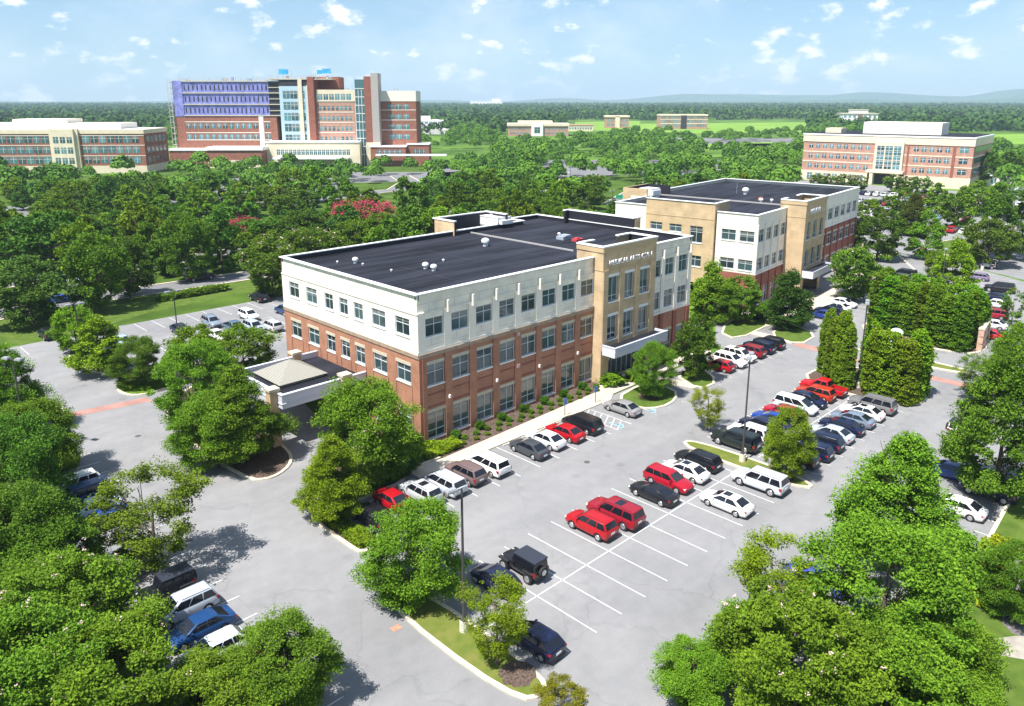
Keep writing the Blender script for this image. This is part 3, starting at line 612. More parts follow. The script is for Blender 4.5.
# rooftop equipment: things of their own
def roofthing(name, label, cat, mb, m, loc, group=None): return tag(mb.build(name, m, None, loc), label, cat, group)
UW = mat('white_equipment', (.72, .72, .72), .5); UG = mat('grey_equipment', (.32, .36, .42), .5)
def vent(x, y, z, s, label, g_='small white vents on the office roofs'):
    s *= .78; mb = MB(); mb.tube((0, 0, 0), (0, 0, .55*s), .32*s, .32*s, 10); mb.tube((0, 0, .55*s), (0, 0, .75*s), .55*s, .55*s, 10); mb.dome((0, 0, .75*s), .55*s, .35*s)
    roofthing('roof_vent', label, 'roof vent', mb, UW, (x, y, z), g_)
vent(72.6, 79.2, 16.1, 1.35, 'tallest white roof vent, standing alone in front of the white air handling unit')
vent(57.2, 73.2, 16.1, .95, 'left one of the pair of white vents in the middle of the near black roof')
vent(57.2, 71.6, 16.1, .95, 'right one of the pair of white vents in the middle of the near black roof')
vent(53.0, 82.0, 16.1, .9, 'domed white vent near the far left corner of the near roof')
vent(52.9, 80.2, 16.1, .35, 'tiny white pipe vent right of the domed vent by the far left roof corner'); vent(51.4, 83.6, 16.1, .35, 'tiny white pipe vent left of the domed vent by the far left roof corner')
vent(61.5, 75.0, 16.1, .4, 'thin pipe vent between the vent pair and the tallest vent'); vent(53.3, 74.8, 16.1, .35, 'tiny pipe vent just left of the paired white vents'); vent(86.2, 77.6, 16.1, .6, 'small white vent behind the grey duct on the near roof')
mb = MB(); mb.box(-1.3, 1.3, -2.2, 2.2, .25, 1.6); mb.box(-1.5, 1.5, -2.5, -2.2, .9, 1.75); mb.box(-1.2, 1.2, -3.2, -2.5, .7, 1.3); mb.box(-1.35, 1.35, -2.25, 2.25, 1.6, 1.72); mb.box(-1.2, 1.2, -2, 2, 0, .25); mb.box(-1.32, -1.3, -1.5, -.3, .5, 1.4); mb.tube((.4, .8, 1.72), (.4, .8, 1.9), .4, .4, 10)
roofthing('air_handling_unit', 'white boxy air handling unit on the near roof inside the black walled screen', 'air conditioner', mb, UW, (85.6, 91.3, 16.1))
mb = MB(); mb.box(-.9, .9, -.7, .7, 0, .5); mb.box(-.6, .6, -.9, .4, .5, .7); roofthing('roof_duct', 'low grey metal duct box behind the entrance tower', 'duct', mb, UG, (84.6, 75.2, 16.1))
mb = MB(); mb.box(-.8, .8, -.5, .5, 0, .35); mb.box(-.5, .2, -.3, .3, .35, .5); roofthing('roof_crate', 'flat red box lying beside the grey duct on the near roof', 'box', mb, mat('red_box', (.45, .05, .06), .6), (84.9, 72.8, 16.1))

# ------------------------------------------------------------------ second office building, turned a little
def L2(x, y): return (x, y, 0)
a6 = R_(6)
B2 = empty('office_building', (0, 0, 0), a6, 'second white and tan office building with brick base, behind the dark magnolia', 'office building')
X0, Y0, X1, Y1 = 129.4, 51.7, 187, 84
def zsplit(mb_b, mb_s, P, U, w, zs_, ops): wall(mb_b, P, U, w, 0, zs_, [o for o in ops if o[3] < zs_]); wall(mb_s, P, U, w, zs_, 16.7, [o for o in ops if o[2] > zs_])
fb = [.55+3.33*k for k in range(4)]; fops = [(a, a+2.45, 11.9, 14.1) for a in fb]+[(a, a+2.45, 6.9, 9.0) for a in fb]+[(a, a+2.45, .5, 3.6) for a in fb]
gb = [.9+4.1*k for k in range(8)]; gops = [(a, a+2.9, z, z2) for a in gb for z, z2 in ((11.6, 14.0), (6.3, 8.6), (.6, 3.6))]
sops = [(a, a+2.7, z, z2) for a in (1.0, 4.4) for z, z2 in ((11.9, 13.8), (6.8, 8.7), (.8, 3.4))]
kops = [(a, a+2.5, z, z2) for a in (1.0, 5.0, 9.2) for z, z2 in (((12.4, 13.8) if a < 9 else (10.8, 13.8)), (6.4, 8.4), (.8, 3.4))]
mbb, mbs = MB(), MB()
zsplit(mbb, mbs, (X0, Y0), FX, 13.1, 6.2, fops); zsplit(mbb, mbs, (153.4, Y0), FX, X1-153.4, 10.1, gops)
zsplit(mbb, mbs, (X0, 59.3), LX, 59.3-Y0, 6.2, sops); zsplit(mbb, mbs, (X0, 80.5), LX, 7.3, 6.2, []); zsplit(mbb, mbs, (X1, Y0), RX, Y1-Y0, 10, []); zsplit(mbb, mbs, (X1, Y1), BX, 40, 10, []); zsplit(mbb, mbs, (141, Y1), LX, 3.5, 10, []); zsplit(mbb, mbs, (141, 80.5), BX, 141-X0, 10, [])
mbb.build('brick_wall', BRICKD, B2); mbs.build('stucco_wall', STUC2, B2)
mb = MB(); wall(mb, (X0-.5, 73.4), LX, 13.9, 0, 18.1, kops, depth=.25); wall(mb, (X0-.5, 59.5), RX, .001, 0, 18.1); wall(mb, (X0-.5, 59.5), FX, 6, 0, 18.1); wall(mb, (X0+3, 73.4), BX, 3.5, 0, 18.1); wall(mb, (X0+5.5, 59.5), RX, 1.2, 16, 18.1); wall(mb, (X0-.1, 59.6), RX, 13.7, 16, 18.1)
mb.build('tan_block', TAN, B2)
mb = MB(); PT2 = (142.4, 48.1); tw = 11.2; T2 = [(1.2, 3.1), (4.5, 6.5), (7.9, 9.9)]; tops = [(a, b, z, z2) for a, b in T2 for z, z2 in ((5.8, 8.95), (10.9, 14.15))]
wall(mb, PT2, FX, tw, 4.2, 18.1, tops, depth=.3); wall(mb, PT2, FX, 1.5, 0, 4.2); wall(mb, (142.4+tw-1.5, 48.1), FX, 1.5, 0, 4.2); wall(mb, (142.4, 52.9), LX, 4.8, 0, 18.1); wall(mb, (142.4+tw, 48.1), RX, 4.8, 0, 18.1); wall(mb, (142.4+tw, 52.9), BX, 3, 16, 18.1); wall(mb, (145.4, 52.9), BX, 3, 16, 18.1); wall(mb, (143.9, 48.1), RX, 3, 0, 4.2)
mb.build('entrance_tower', TAN, B2)
mb = MB(); mb.quad((143.9, 51.5, 0), (152.1, 51.5, 0), (152.1, 51.5, 4.2), (143.9, 51.5, 4.2)); mb.build('entrance_glazing', GLASS, B2)
mb = MB(); mb.poly([(X0+.3, Y0+.3, 16.1), (X1-.3, Y0+.3, 16.1), (X1-.3, Y1-.3, 16.1), (141.3, Y1-.3, 16.1), (141.3, 80.2, 16.1), (X0+.3, 80.2, 16.1)]); mb.build('roof', ROOFM, B2)
mb = MB()
for k in range(1, 12): mb.box(X0+.5, X1-.5, Y0+2.6*k, Y0+2.6*k+.05, 16.1, 16.112)
mb.build('roof_seam', SEAM, B2)
mb = MB(); mb.box(149.5, 149.68, 55.5, Y1-.6, 16.1, 16.35); mb.build('expansion_joint', MATS['joint_cap'], B2)
mb = MB(); mb.box(142.7, 142.1+tw, 48.4, 52.8, 16.4, 16.5); mb.build('tower_roof', ROOFM, B2)
mb = MB(); coping(mb, (X0, Y0), FX, 13, 16.7, e0=.16); coping(mb, (142.42+tw, Y0), FX, X1-153.62, 16.7, e1=.16); coping(mb, (X0, 59.3), LX, 7.15, 16.703); coping(mb, (X0, 80.5), LX, 7.1, 16.703, e0=.16); coping(mb, (X1, Y0+.45), RX, Y1-Y0-.45, 16.703); coping(mb, (X1-.45, Y1), BX, 39.5, 16.706); coping(mb, (141, 80.5), BX, 11.2, 16.706)
coping(mb, (X0-.5, 73.4), LX, 13.9, 18.1, e0=.16, e1=.16); coping(mb, (X0-.05, 59.5), FX, 5.5, 18.103); coping(mb, PT2, FX, tw, 18.1, e0=.16, e1=.16, t=.16); coping(mb, (142.4, 52.9), LX, 4.35, 18.103, t=.16); coping(mb, (142.4+tw, 48.55), RX, 4.3, 18.103, t=.16); coping(mb, (142.0+tw, 52.9), BX, 2.6, 18.106, t=.16); coping(mb, (145.4, 52.9), BX, 2.6, 18.106, t=.16)
mb.build('coping', COPING, B2)
for (P, U, ops_, kw) in (((X0, Y0), FX, fops, {}), ((153.4, Y0), FX, gops, {}), ((X0, 59.3), LX, sops, {}), ((X0-.5, 73.4), LX, kops, dict(depth=.25)), (PT2, FX, tops, dict(depth=.3, transom=.22))):
    for (a, b, c, d) in ops_:
        if c < 4 and (U == LX): continue
        window(B2, P, U, a, b, c, d, lintel=(LIME if c < 10 and P[0] > 150 else False), **{**dict(transom=.64), **kw})
for k in range(5):
    mb = MB(); ubox(mb, (X0, Y0), FX, max(0, 3.33*k-.25), min(13, 3.33*k+.45), 6.4, 15, 0, .15); mb.build('pilaster', STUC2, B2)
    mb = MB(); ubox(mb, (X0, Y0), FX, max(0, 3.33*k-.25), min(13, 3.33*k+.45), 0, 6.19, 0, .2); mb.build('pilaster', BRICKD, B2)
for k in range(9):
    mb = MB(); ubox(mb, (153.4, Y0), FX, 4.1*k-.1, 4.1*k+.6, 0, 10.05, 0, .2); mb.build('pilaster', BRICKD, B2)
    mb = MB(); ubox(mb, (153.4, Y0), FX, 4.1*k-.1, 4.1*k+.6, 10.4, 14.5, 0, .12); mb.build('pilaster', STUC2, B2)
mb = MB(); ubox(mb, (153.4, Y0), FX, .4, X1-153.4, 10.1, 10.38, 0, .16); ubox(mb, (X0, Y0), FX, 0, 13, 6.2, 6.39, 0, .18); mb.build('stucco_ledge', FRAMEW, B2)
mb = MB(); ubox(mb, PT2, FX, -.05, tw+.05, 17.4, 18.08, 0, .1); ubox(mb, (142.4, 52.9), LX, 0, 4.8, 17.4, 18.08, 0, .1); ubox(mb, (X0-.5, 73.4), LX, 0, 13.9, 15.2, 15.3, 0, .05); ubox(mb, PT2, FX, 0, tw, 15.1, 15.2, 0, .05); ubox(mb, (142.4, 52.9), LX, 0, 4.8, 15.1, 15.2, 0, .05); mb.build('tower_cornice', MATS['tan_trim'], B2)
text_part(B2, 'MEDICAL', 1.25, PT2, FX, 1.7, 15.7, .22, MATS['sign_white'])
mb = MB(); x0, x1, y0, y1 = 142.6, 153.8, 45.9, 47.98; mb.box(x0, x1, y0, y0+.15, 4.0, 5.3); mb.box(x0, x0+.15, y0+.15, y1, 4.0, 5.3); mb.box(x1-.15, x1, y0+.15, y1, 4.0, 5.3); mb.box(x0+.15, x1-.15, y0+.15, y1, 4.3, 4.45); cn = mb.build('entrance_canopy', METALW, B2)
mb = MB(); mb.box(x0+.16, x1-.16, y0+.16, y1, 4.95, 4.98); mb.build('canopy_roof', ROOFM, cn)
# back stair screen on the roof of building two, seen left of the roof
mb = MB(); mb.box(141, 141.3, 80.3, 86, 0, 18.2); mb.box(141.3, 151, 85.7, 86, 0, 18.2); mb.build('stair_tower', TAN, B2)
mb = MB(); mb.box(150.7, 151, 80.3, 85.7, 16.1, 18.2); mb.box(141.3, 141.33, 80.3, 85.6, 16.1, 18.18); mb.box(141.33, 150.7, 85.6, 85.69, 16.1, 18.18); mb.build('roof_screen', ROOFD, B2)
def b2w(x, y): return (x*math.cos(a6)-y*math.sin(a6), x*math.sin(a6)+y*math.cos(a6))
for (x, y, s, lb) in ((163, 68.5, 1.7, 'large white domed vent alone in the middle of the second roof'), (151.5, 60.3, 1.0, 'left vent of the small cluster on the second roof'), (153.2, 58.8, .8, 'right vent of the small cluster on the second roof')):
    p = b2w(x, y); vent(p[0], p[1], 16.1, s, lb)
p = b2w(163, 70.5); mb = MB(); mb.tube((0, 0, 0), (0, 0, 3.6), .04, .02); mb.box(-.3, .3, -.02, .02, 2.9, 2.94); roofthing('antenna', 'thin antenna mast on the second roof beside the domed vent', 'antenna', mb, UG, (*p, 16.1))
p = b2w(152.5, 60.8); mb = MB(); mb.box(-.7, .7, -.25, .25, .3, .9); mb.tube((-.5, 0, 0), (-.5, 0, .3), .05, .05); mb.tube((.5, 0, 0), (.5, 0, .3), .05, .05); roofthing('pipe_rack', 'rusty red pipe rack in the vent cluster on the second roof', 'pipes', mb, mat('rust_pipe', (.36, .15, .11), .7), (*p, 16.1))
p = b2w(145.5, 82.2); mb = MB(); mb.box(-1.5, 1.5, -1.6, 1.6, 0, 1.9); mb.box(-1.6, -1.5, -1.2, 1.2, .4, 1.6); mb.box(1.5, 2.3, -1.2, 1.2, .3, 1.4); mb.box(-1.4, 1.4, -1.9, -1.6, .5, 1.5)
roofthing('air_handling_unit', 'white air handling unit on the second roof beside the tan block', 'air conditioner', mb, UW, (*p, 16.1))

# ------------------------------------------------------------------ far buildings
def far_building(name, label, cat, org, ang, parts, wins, loc_z=0, sx=1.0):
    """parts: (name, material, [boxes]) ; wins: (x0, x1, y, z0, z1, n, gap, side) rows of windows"""
    e = empty(name, (org[0], org[1], loc_z), R_(ang), label, cat); e.scale = (sx, 1, 1)
    for nm, m, bs in parts:
        for b in bs: MB().box(*b).build(nm, m, e)
    cnt = 0; rest = MB()
    for (a0, a1, y, z0, z1, n, gap, side) in wins:
        st = (a1-a0)/n
        for k in range(n):
            u0 = a0+st*k+gap/2; u1 = a0+st*(k+1)-gap/2; mb = MB() if cnt < 100 else rest; mi = 0
            if side == 'f':
                mb.box(u0, u1, y-.06, y+.02, z0, z1, 0)
                if u1-u0 > 1.6: mb.box((u0+u1)/2-.09, (u0+u1)/2+.09, y-.10, y-.061, z0, z1, 1)
                mb.box(u0, u1, y-.10, y-.061, z0+(z1-z0)*.62, z0+(z1-z0)*.62+.14, 1)
            elif side == 'l': mb.box(y-.06, y+.02, u0, u1, z0, z1, 0)
            else: mb.box(y-.02, y+.06, u0, u1, z0, z1, 0)
            if cnt < 100: mb.build('window', [GLASSF, FRAME], e)
            cnt += 1
    if cnt > 100: tag(rest.build('window', [GLASSF, FRAME], e), kind='stuff')
    return e
# left building with the cream entrance
lb = far_building('clinic_building', 'long three storey brick clinic with cream entrance bay at the far left', 'building', (72, 479), -42, [
    ('brick_wall', BRICKF, [(-25, 111, 0, 30, 3.8, 19.6)]), ('stone_base', CREAM, [(-25.1, 111.1, -.1, 30, 0, 3.8)]), ('cornice', CREAM, [(-25.3, 111.3, -.3, 30.3, 19.6, 21.6)]),
    ('band', STUC2, [(-25, 111.1, -.12, 0, 8.6, 8.9), (-25, 111.1, -.12, 0, 13.8, 14.1), (-25, 111.1, -.12, 0, 18.6, 18.9)]),
    ('entrance_bay', CREAM, [(62, 74, -2.5, 2, 0, 22.0), (60.2, 62, -1.2, 0, 0, 22.2), (74, 75.8, -1.2, 0, 0, 22.2)]),
    ('roof', COPING, [(-24, 110, 1, 29, 21.6, 21.75)]), ('penthouse', STUC2, [(4, 96, 6, 26, 21.75, 24.6), (36, 66, 8, 24, 24.6, 26.6), (8, 16, 8, 20, 24.6, 26.4)])],
    [(-24, 59.5, 0, z, z+3.3, 18, .7, 'f') for z in (4.9, 10.0, 15.1)]+[(62.5, 73.5, -2.5, z, z+3.0, 3, .9, 'f') for z in (5.0, 10.1, 15.2)]+[(77, 108.5, 0, z, z+3.3, 7, .8, 'f') for z in (5.0, 10.1, 15.2)]+[(2, 28, 111, z, z+3.0, 5, 1.6, 'r') for z in (5.0, 10.1, 15.2)], sx=.90)
# hospital: finished right wing, glazed middle, upper floors of left wing still in purple sheathing
PURP = mat('purple_sheathing', (.205, .22, .50), .8, .2, var=.3, vscale=.35); DARKO = mat('dark_opening_fill', (.03, .03, .04), .9)  # near-black colour holds the shade inside openings and recesses, also dark glass
hp_w = [(6, 60, 0, z, z+2.9, 14, 1.2, 'f') for z in (14.4, 20.4)]+[(69, 83, -1, z, z+4.0, 3, .5, 'f') for z in (13, 19, 25, 31, 37)]+[(90.5, 112, 0, z, z+2.4, 8, 1.1, 'f') for z in (13.5, 19.2, 24.8, 30.4)]+[(90.5, 112, -.3, 36.2, 39.3, 6, .7, 'f')]+[(134, 148, 1, z, z+2.8, 3, 1.0, 'f') for z in (14.5, 20.0, 25.5, 31.0)]+[(131, 149, 1, 36.2, 39.0, 4, .7, 'f')]+[(66, 112, -11, 6.4, 9.4, 18, .5, 'f'), (128, 144, -7.5, 6, 9, 5, .8, 'f'), (150, 158, -2, 6, 9, 3, .8, 'f')]
hosp = far_building('hospital', 'large hospital tower block with purple sheathed upper floors under construction', 'hospital', (178.5, 451.7), -44.5, [
    ('brick_wing', BRICKF, [(0, 64, 0, 24, 0, 27)]), ('sheathed_floors', PURP, [(0.1, 6, -.2, 24, 27.002, 46.4), (6, 60, .2, 24, 27.002, 46.2)]),
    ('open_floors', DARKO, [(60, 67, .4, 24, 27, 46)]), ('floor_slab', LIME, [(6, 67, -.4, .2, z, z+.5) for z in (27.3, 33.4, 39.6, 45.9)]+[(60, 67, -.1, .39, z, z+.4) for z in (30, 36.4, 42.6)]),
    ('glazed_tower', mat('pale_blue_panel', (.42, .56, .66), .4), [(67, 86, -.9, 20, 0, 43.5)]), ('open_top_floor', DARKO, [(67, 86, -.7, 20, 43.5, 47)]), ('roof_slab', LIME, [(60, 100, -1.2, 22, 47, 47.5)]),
    ('cream_pier', CREAM, [(79, 81.5, -1.6, 0, 0, 47), (84.2, 84.8, -1.4, 0, 0, 44)]), ('brick_pier', BRICKD, [(85, 89, -2.0, 18, 0, 48.5)]), ('stair_core', BRICKD, [(89, 102, 10, 24, 38, 48.8)]),
    ('patient_wing', BRICKP, [(88.4, 118, 0, 22, 0, 35.3)]), ('top_storey', CREAM, [(88.3, 118, -.3, 22, 35.3, 41.6)]), ('wing_corner', BRICKF, [(87.6, 90, -.9, 4, 0, 41.5)]),
    ('stair_glass_tower', GLASSF, [(115.2, 121, -4.5, 2, 0, 47)]), ('tower_mullion', FRAMEW, [(115, 121.1, -4.6, -4.5, z, z+.35) for z in (6, 10.5, 15, 19.5, 24, 28.5, 33, 37.5, 42)]+[(x, x+.25, -4.65, -4.5, 0, 41.5) for x in (115, 117.1, 119.1)]),
    ('brick_slab', BRICKD, [(121, 125.4, -5.2, 6, 0, 48.6)]), ('stone_slab', mat('grey_stone', (.40, .36, .34), .8), [(125.4, 129.8, -5.4, 6, 0, 50.4)]),
    ('right_wing', BRICKF, [(129.8, 152, 1, 24, 0, 35.3)]), ('right_wing_top', STUC2, [(129.8, 152.2, .8, 24, 35.3, 41)]),
    ('brick_band', STUC2, [(6, 60, -.1, 0, z, z+.4) for z in (13.9, 17.9, 23.9)]+[(90, 113, -.12, 0, z, z+.4) for z in (18, 23.6, 29.2, 34.8)]+[(130, 152, .9, 1, z, z+.35) for z in (19.4, 24.9, 30.4)]),
    ('podium', CREAM, [(60, 118, -11, 0, 0, 13.2)]), ('podium_wing', BRICKF, [(-2, 58, -8, 0, 0, 8.5), (27, 60, -20, -8, 0, 9.5), (124, 146, -7.5, 1, 0, 10.5), (146, 160, -2, 10, 0, 11.5)]),
    ('podium_roof', COPING, [(-3, 59, -8.4, 0, 8.5, 9.6), (26, 61, -20.6, -8, 9.5, 11.2), (123.6, 146.4, -8, 1, 10.5, 11.2), (146, 160.4, -2.4, 10, 11.5, 12.2), (59.5, 118, -11.4, 0, 13.2, 13.8)]),
    ('stone_base', CREAM, [(27.2, 59, -20.3, -20, 0, 4.2), (121, 130, -5.9, -5.45, 0, 13)]), ('entrance_canopy', COPING, [(66, 112, -19, -11.4, 4.6, 5.4), (128, 172, -13, -9, 6.0, 6.8)]), ('white_pylon', FRAMEW, [(56, 58.6, -9.5, -8.2, 0, 27.2)])], hp_w, sx=.89)
mb = MB()
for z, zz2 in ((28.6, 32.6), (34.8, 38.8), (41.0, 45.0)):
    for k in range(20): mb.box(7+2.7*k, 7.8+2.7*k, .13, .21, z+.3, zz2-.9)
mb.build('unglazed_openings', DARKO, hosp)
mb = MB()
for k in range(7): mb.tube((-2.4, -1+4*k, 0), (-2.4, -1+4*k, 47.5), .14, .14, 4); mb.tube((-.6, -1+4*k, 0), (-.6, -1+4*k, 47.5), .14, .14, 4)
for k in range(15): mb.box(-2.5, -.5, -1, 24, 3.1*k+2, 3.1*k+2.18); 
for k in range(14): mb.tube((-2.4, -1, 3.1*k+2), (-2.4, 24, 3.1*k+5), .08, .08, 4)
tag(mb.build('scaffolding', mat('scaffold_steel', (.50, .45, .42), .7), None, (178.5, 451.7, 0)), 'steel scaffolding up the left end of the hospital under construction', 'scaffold').rotation_euler = (0, 0, R_(-44.5))
mb = MB()
random.seed(3)
for k in range(60):
    x = 4+k*1.63; mb.tube((x, .2, 46.2 if x < 60 else 47.5), (x, .2, (47.4 if x < 60 else 48.6)+random.uniform(0, 1.6)), .13, .13, 4)
for k in range(12):
    x = random.uniform(5, 98); z = 46.3 if x < 60 else 47.6; mb.box(x, x+random.uniform(.6, 2.2), 1, 2, z, z+random.uniform(.5, 1.5))
mb.tube((4, .2, 47.7), (60, .2, 47.7), .08, .08, 4); mb.tube((60, .2, 49.2), (100, .2, 49.2), .07, .07, 4)
for x in (66, 70, 75, 90, 95, 100): mb.tube((x, .5, 47.5), (x, .5, 53.2), .12, .12, 4)
mb.tube((66, .5, 53), (75, .5, 53), .1, .1, 4); mb.tube((75, .5, 53), (90, .5, 53), .06, .06, 4); mb.tube((90, .5, 53), (101, .5, 53), .1, .1, 4)
mb.build('roof_railing', MATS['scaffold_steel'], hosp)
mb = MB(); mb.box(67, 73, .3, .9, 49.8, 52.6); mb.box(91, 94, .3, .9, 50, 52.2); mb.box(94.2, 99.5, .3, 1.0, 50.3, 52.9); mb.build('blue_tarp', mat('blue_tarpaulin', (.05, .38, .72), .7, var=.3, vscale=.6), hosp)
for x, w, h in ((30, 1.6, 1.8), (36, 1, 2.2), (46, 2.4, 1.4), (97, 2, 1.2), (108, 1.5, 1.0), (138, 2.5, 1.2)):
    z = 46.2 if x < 60 else (47.5 if x < 100 else 41.6 if x < 120 else 41.0); mb = MB(); mb.box(x, x+w, 3, 5, z, z+h); mb.build('rooftop_unit', UG, hosp)
# right hand building
rb = far_building('clinic_building', 'four storey pink brick office block with white stone base at the right', 'building', (351.8, 165.6), -84, [
    ('brick_wall', BRICKP, [(0, 69, 0, 42, 4.6, 17.6)]), ('stone_base', CREAM, [(-.15, 29, -.15, 42, 0, 4.6), (44, 69.1, -.15, 42.1, 0, 4.6)]), ('entrance_pier', CREAM, [(30.6, 32, -3.0, 0, 0, 5.2), (40.8, 42.2, -3.0, 0, 0, 5.2), (29, 44, -3.2, 0, 5.2, 6.2)]), ('cornice', CREAM, [(-.3, 69.3, -.3, 42.3, 17.6, 20.6)]), ('roof_edge', COPING, [(-.5, 69.5, -.5, 42.5, 20.6, 21.2)]),
    ('roof', ROOFM, [(.3, 68.7, .3, 41.7, 21.2, 21.3)]), ('penthouse', STUC2, [(22, 54, 12, 26, 21.3, 26.4)]), ('entrance_frame', CREAM, [(31.4, 43.0, -1.6, 0, 6.2, 18.6)]), ('entrance_recess', DARKO, [(29, 44, -.05, 1, 0, 4.6)]),
    ('pier', BRICKD, [(61.5, 62.6, -.25, 0, 4.6, 17.8), (44.2, 44.9, -.25, 0, 4.6, 17.8)]), ('band', CREAM, [(0, 69.1, -.1, 42.1, z, z+.45) for z in (8.6, 12.9)]), ('low_roof_box', CREAM, [(6, 13, 10, 18, 21.3, 23.4)])],
    [(2, 29.5, 0, z, z+1.9, 9, 1.3, 'f') for z in (6.0, 10.4, 14.9)]+[(46.2, 61, 0, z, z+1.9, 5, 1.1, 'f') for z in (6.0, 10.4, 14.9)]+[(63.2, 68, 0, z, z+2.1, 1, 1.6, 'f') for z in (6.0, 10.4, 14.9)]+[(32.2, 42.4, -1.6, z, z+1.75, 3, .5, 'f') for z in (6.9, 8.9, 11.0, 13.0, 15.0)]+[(3, 39, 69, z, z+2.2, 1, .5, 'r') for z in (6.0, 10.4, 14.9)]+[(2, 28, -.15, .6, 3.6, 7, 1.4, 'f')])
far_building('brick_building', 'small brick office partly hidden right of the pink brick block', 'building', (488, 152), -70, [('brick_wall', BRICKF, [(-16, 26, 0, 24, 0, 13)]), ('cornice', CREAM, [(-16.2, 26.2, -.2, 24.2, 13, 14)]), ('stair_bay', BRICKD, [(6, 10, -1.5, 0, 0, 14.2)])], [(-12, 5, 0, z, z+1.8, 6, 1.6, 'f') for z in (3, 8)])
far_building('white_building', 'white three storey building with brown windows behind the pink brick block', 'building', (1085, 460), -55, [('stucco_wall', FRAMEW, [(0, 46, 0, 30, 0, 17.5)]), ('cornice', LIME, [(-1, 47, -1, 31, 17.5, 18.6)]), ('penthouse', FRAMEW, [(12, 34, 4, 20, 18.6, 23)]), ('penthouse_roof', LIME, [(11, 35, 3, 21, 23, 23.6)]), ('centre_bay', mat('brown_bay', (.2, .1, .08), .8), [(20, 26, -1, 0, 4, 17)])],
    [(1, 19, 0, z, z+3, 3, 2.6, 'f') for z in (7, 12.5)]+[(27, 45, 0, z, z+3, 3, 2.6, 'f') for z in (7, 12.5)])
far_building('brick_office', 'distant red brick office with dark glass middle standing in the green field', 'building', (845, 590), -45, [('brick_wall', BRICKP, [(0, 60, 0, 26, 0, 16.5)]), ('cornice', CREAM, [(-.5, 60.5, -.5, 26, 16.5, 18.2)]), ('centre_bay', DARKO, [(26, 33, -1, 0, 0, 17)]), ('band', CREAM, [(0, 60, -.2, 0, 6.4, 7.4), (0, 60, -.2, 0, 11.6, 12.4)])], [(1, 25, 0, z, z+3, 8, .9, 'f') for z in (3, 8, 13)]+[(34, 59, 0, z, z+3, 8, .9, 'f') for z in (3, 8, 13)])
far_building('brick_office', 'distant long two storey brick office with white gabled entrance in the middle', 'building', (568.06,583.94), -45, [('brick_wall', BRICKP, [(0, 62, 0, 30, 0, 10)]), ('roof', CREAM, [(-1, 63, -1, 30, 10, 12.5), (10, 46, 4, 24, 12.5, 15)]), ('entrance_bay', FRAMEW, [(24, 36, -2, 0, 0, 12.6)])], [(2, 22, 0, z, z+2.2, 7, 1, 'f') for z in (2, 6.4)]+[(38, 60, 0, z, z+2.2, 8, 1, 'f') for z in (2, 6.4)]+[(27, 33, -2, 3, 9, 1, .2, 'f')])
far_building('white_garage', 'white open sided block just right of the hospital', 'building', (531.87,687.42), -38, [('stucco_wall', FRAMEW, [(0, 32, 0, 22, 0, 15), (2, 14, 2, 16, 15, 19), (0, 60, -10, 0, 0, 5.5)])], [(2, 31, 0, z, z+2.2, 6, 1.4, 'f') for z in (7, 11)])
far_building('brick_office', 'small distant brick office with white roof left of the middle field', 'building', (824.65,661.66), -45, [('brick_wall', BRICKP, [(0, 30, 0, 22, 0, 14)]), ('roof', CREAM, [(-1, 31, -1, 23, 14, 16)]), ('centre_bay', CREAM, [(12, 18, -1, 0, 0, 15)])], [(1, 11, 0, z, z+3, 3, 1, 'f') for z in (3, 8.5)]+[(19, 29, 0, z, z+3, 3, 1, 'f') for z in (3, 8.5)])
far_building('cream_building', 'low cream building with flat roof beside the small distant brick office', 'building', (711.84,628.86), -45, [('wall', CREAM, [(0, 30, 0, 16, 0, 6.5)]), ('roof', BRICKP, [(-.5, 30.5, -.5, 16.5, 6.5, 7.4)])], [(1, 29, 0, 2, 4.6, 9, 1.2, 'f')])
far_building('white_building', 'tiny white building on the wooded horizon right of the hospital', 'building', (2616.22,2958.39), -45, [('wall', FRAMEW, [(0, 160, 0, 80, 0, 30), (110, 150, 10, 60, 30, 42)])], [(10, 150, 0, 10, 20, 8, 8, 'f')])
for q, lb_ in (((370.38,85.50), 'white flat roofed shed at the right edge by the distant lot'), ((380.82,96.71), 'grey roofed low building below the pink brick block')):
    far_building('low_building', lb_, 'building', q, -60, [('wall', FRAMEW, [(0, 22, 0, 12, 0, 4.4)]), ('roof', COPING, [(-.5, 22.5, -.5, 12.5, 4.4, 4.9)])], [(1, 21, 0, 1.5, 3.2, 5, 2, 'f')])
random.seed(8)
for k, (x, y, c) in enumerate(((742,116.5,0), (760,116,1), (805,118,0), (830,115,1), (925,118,0), (1000,117,0), (575,115,1), (655,117,0), (350,172,1))):
    if k == 8: continue
    p = [(1621.58,913.08), (1702.19,912.59), (1578.45,745.55), (1939.43,852.63), (1754.68,572.38), (1974.87,491.82), (1490.06,1294.22), (1438.43,1018.98)][k]
    far_building('farm_house', 'tiny pale roofed house number among far woods'.replace('number ', ['by the left of the woods', 'low roofed', 'nearest', 'grey', 'right', 'rightmost', 'leftmost', 'middle'][k]+' ') if False else ['small white gabled house in the far woods above the red office field', 'low cream roofed house in the far woods near the field edge', 'pale house in the far woods right of the wide field', 'cream house in the far woods left of the white building', 'pale house in the far woods right of the white building', 'pale house in the far woods at the right edge', 'pale house in the far woods left of the middle', 'white house in the far woods left of the field'][k], 'house', p, -45+random.uniform(-20, 20), [('wall', FRAMEW, [(0, 26, 0, 16, 0, 8)]), ('roof', COPING if c == 0 else LIME, [(-1, 27, -1, 17, 8, 10), (2, 24, 4, 12, 10, 12)])], [(2, 24, 0, 3, 6, 4, 3, 'f')])

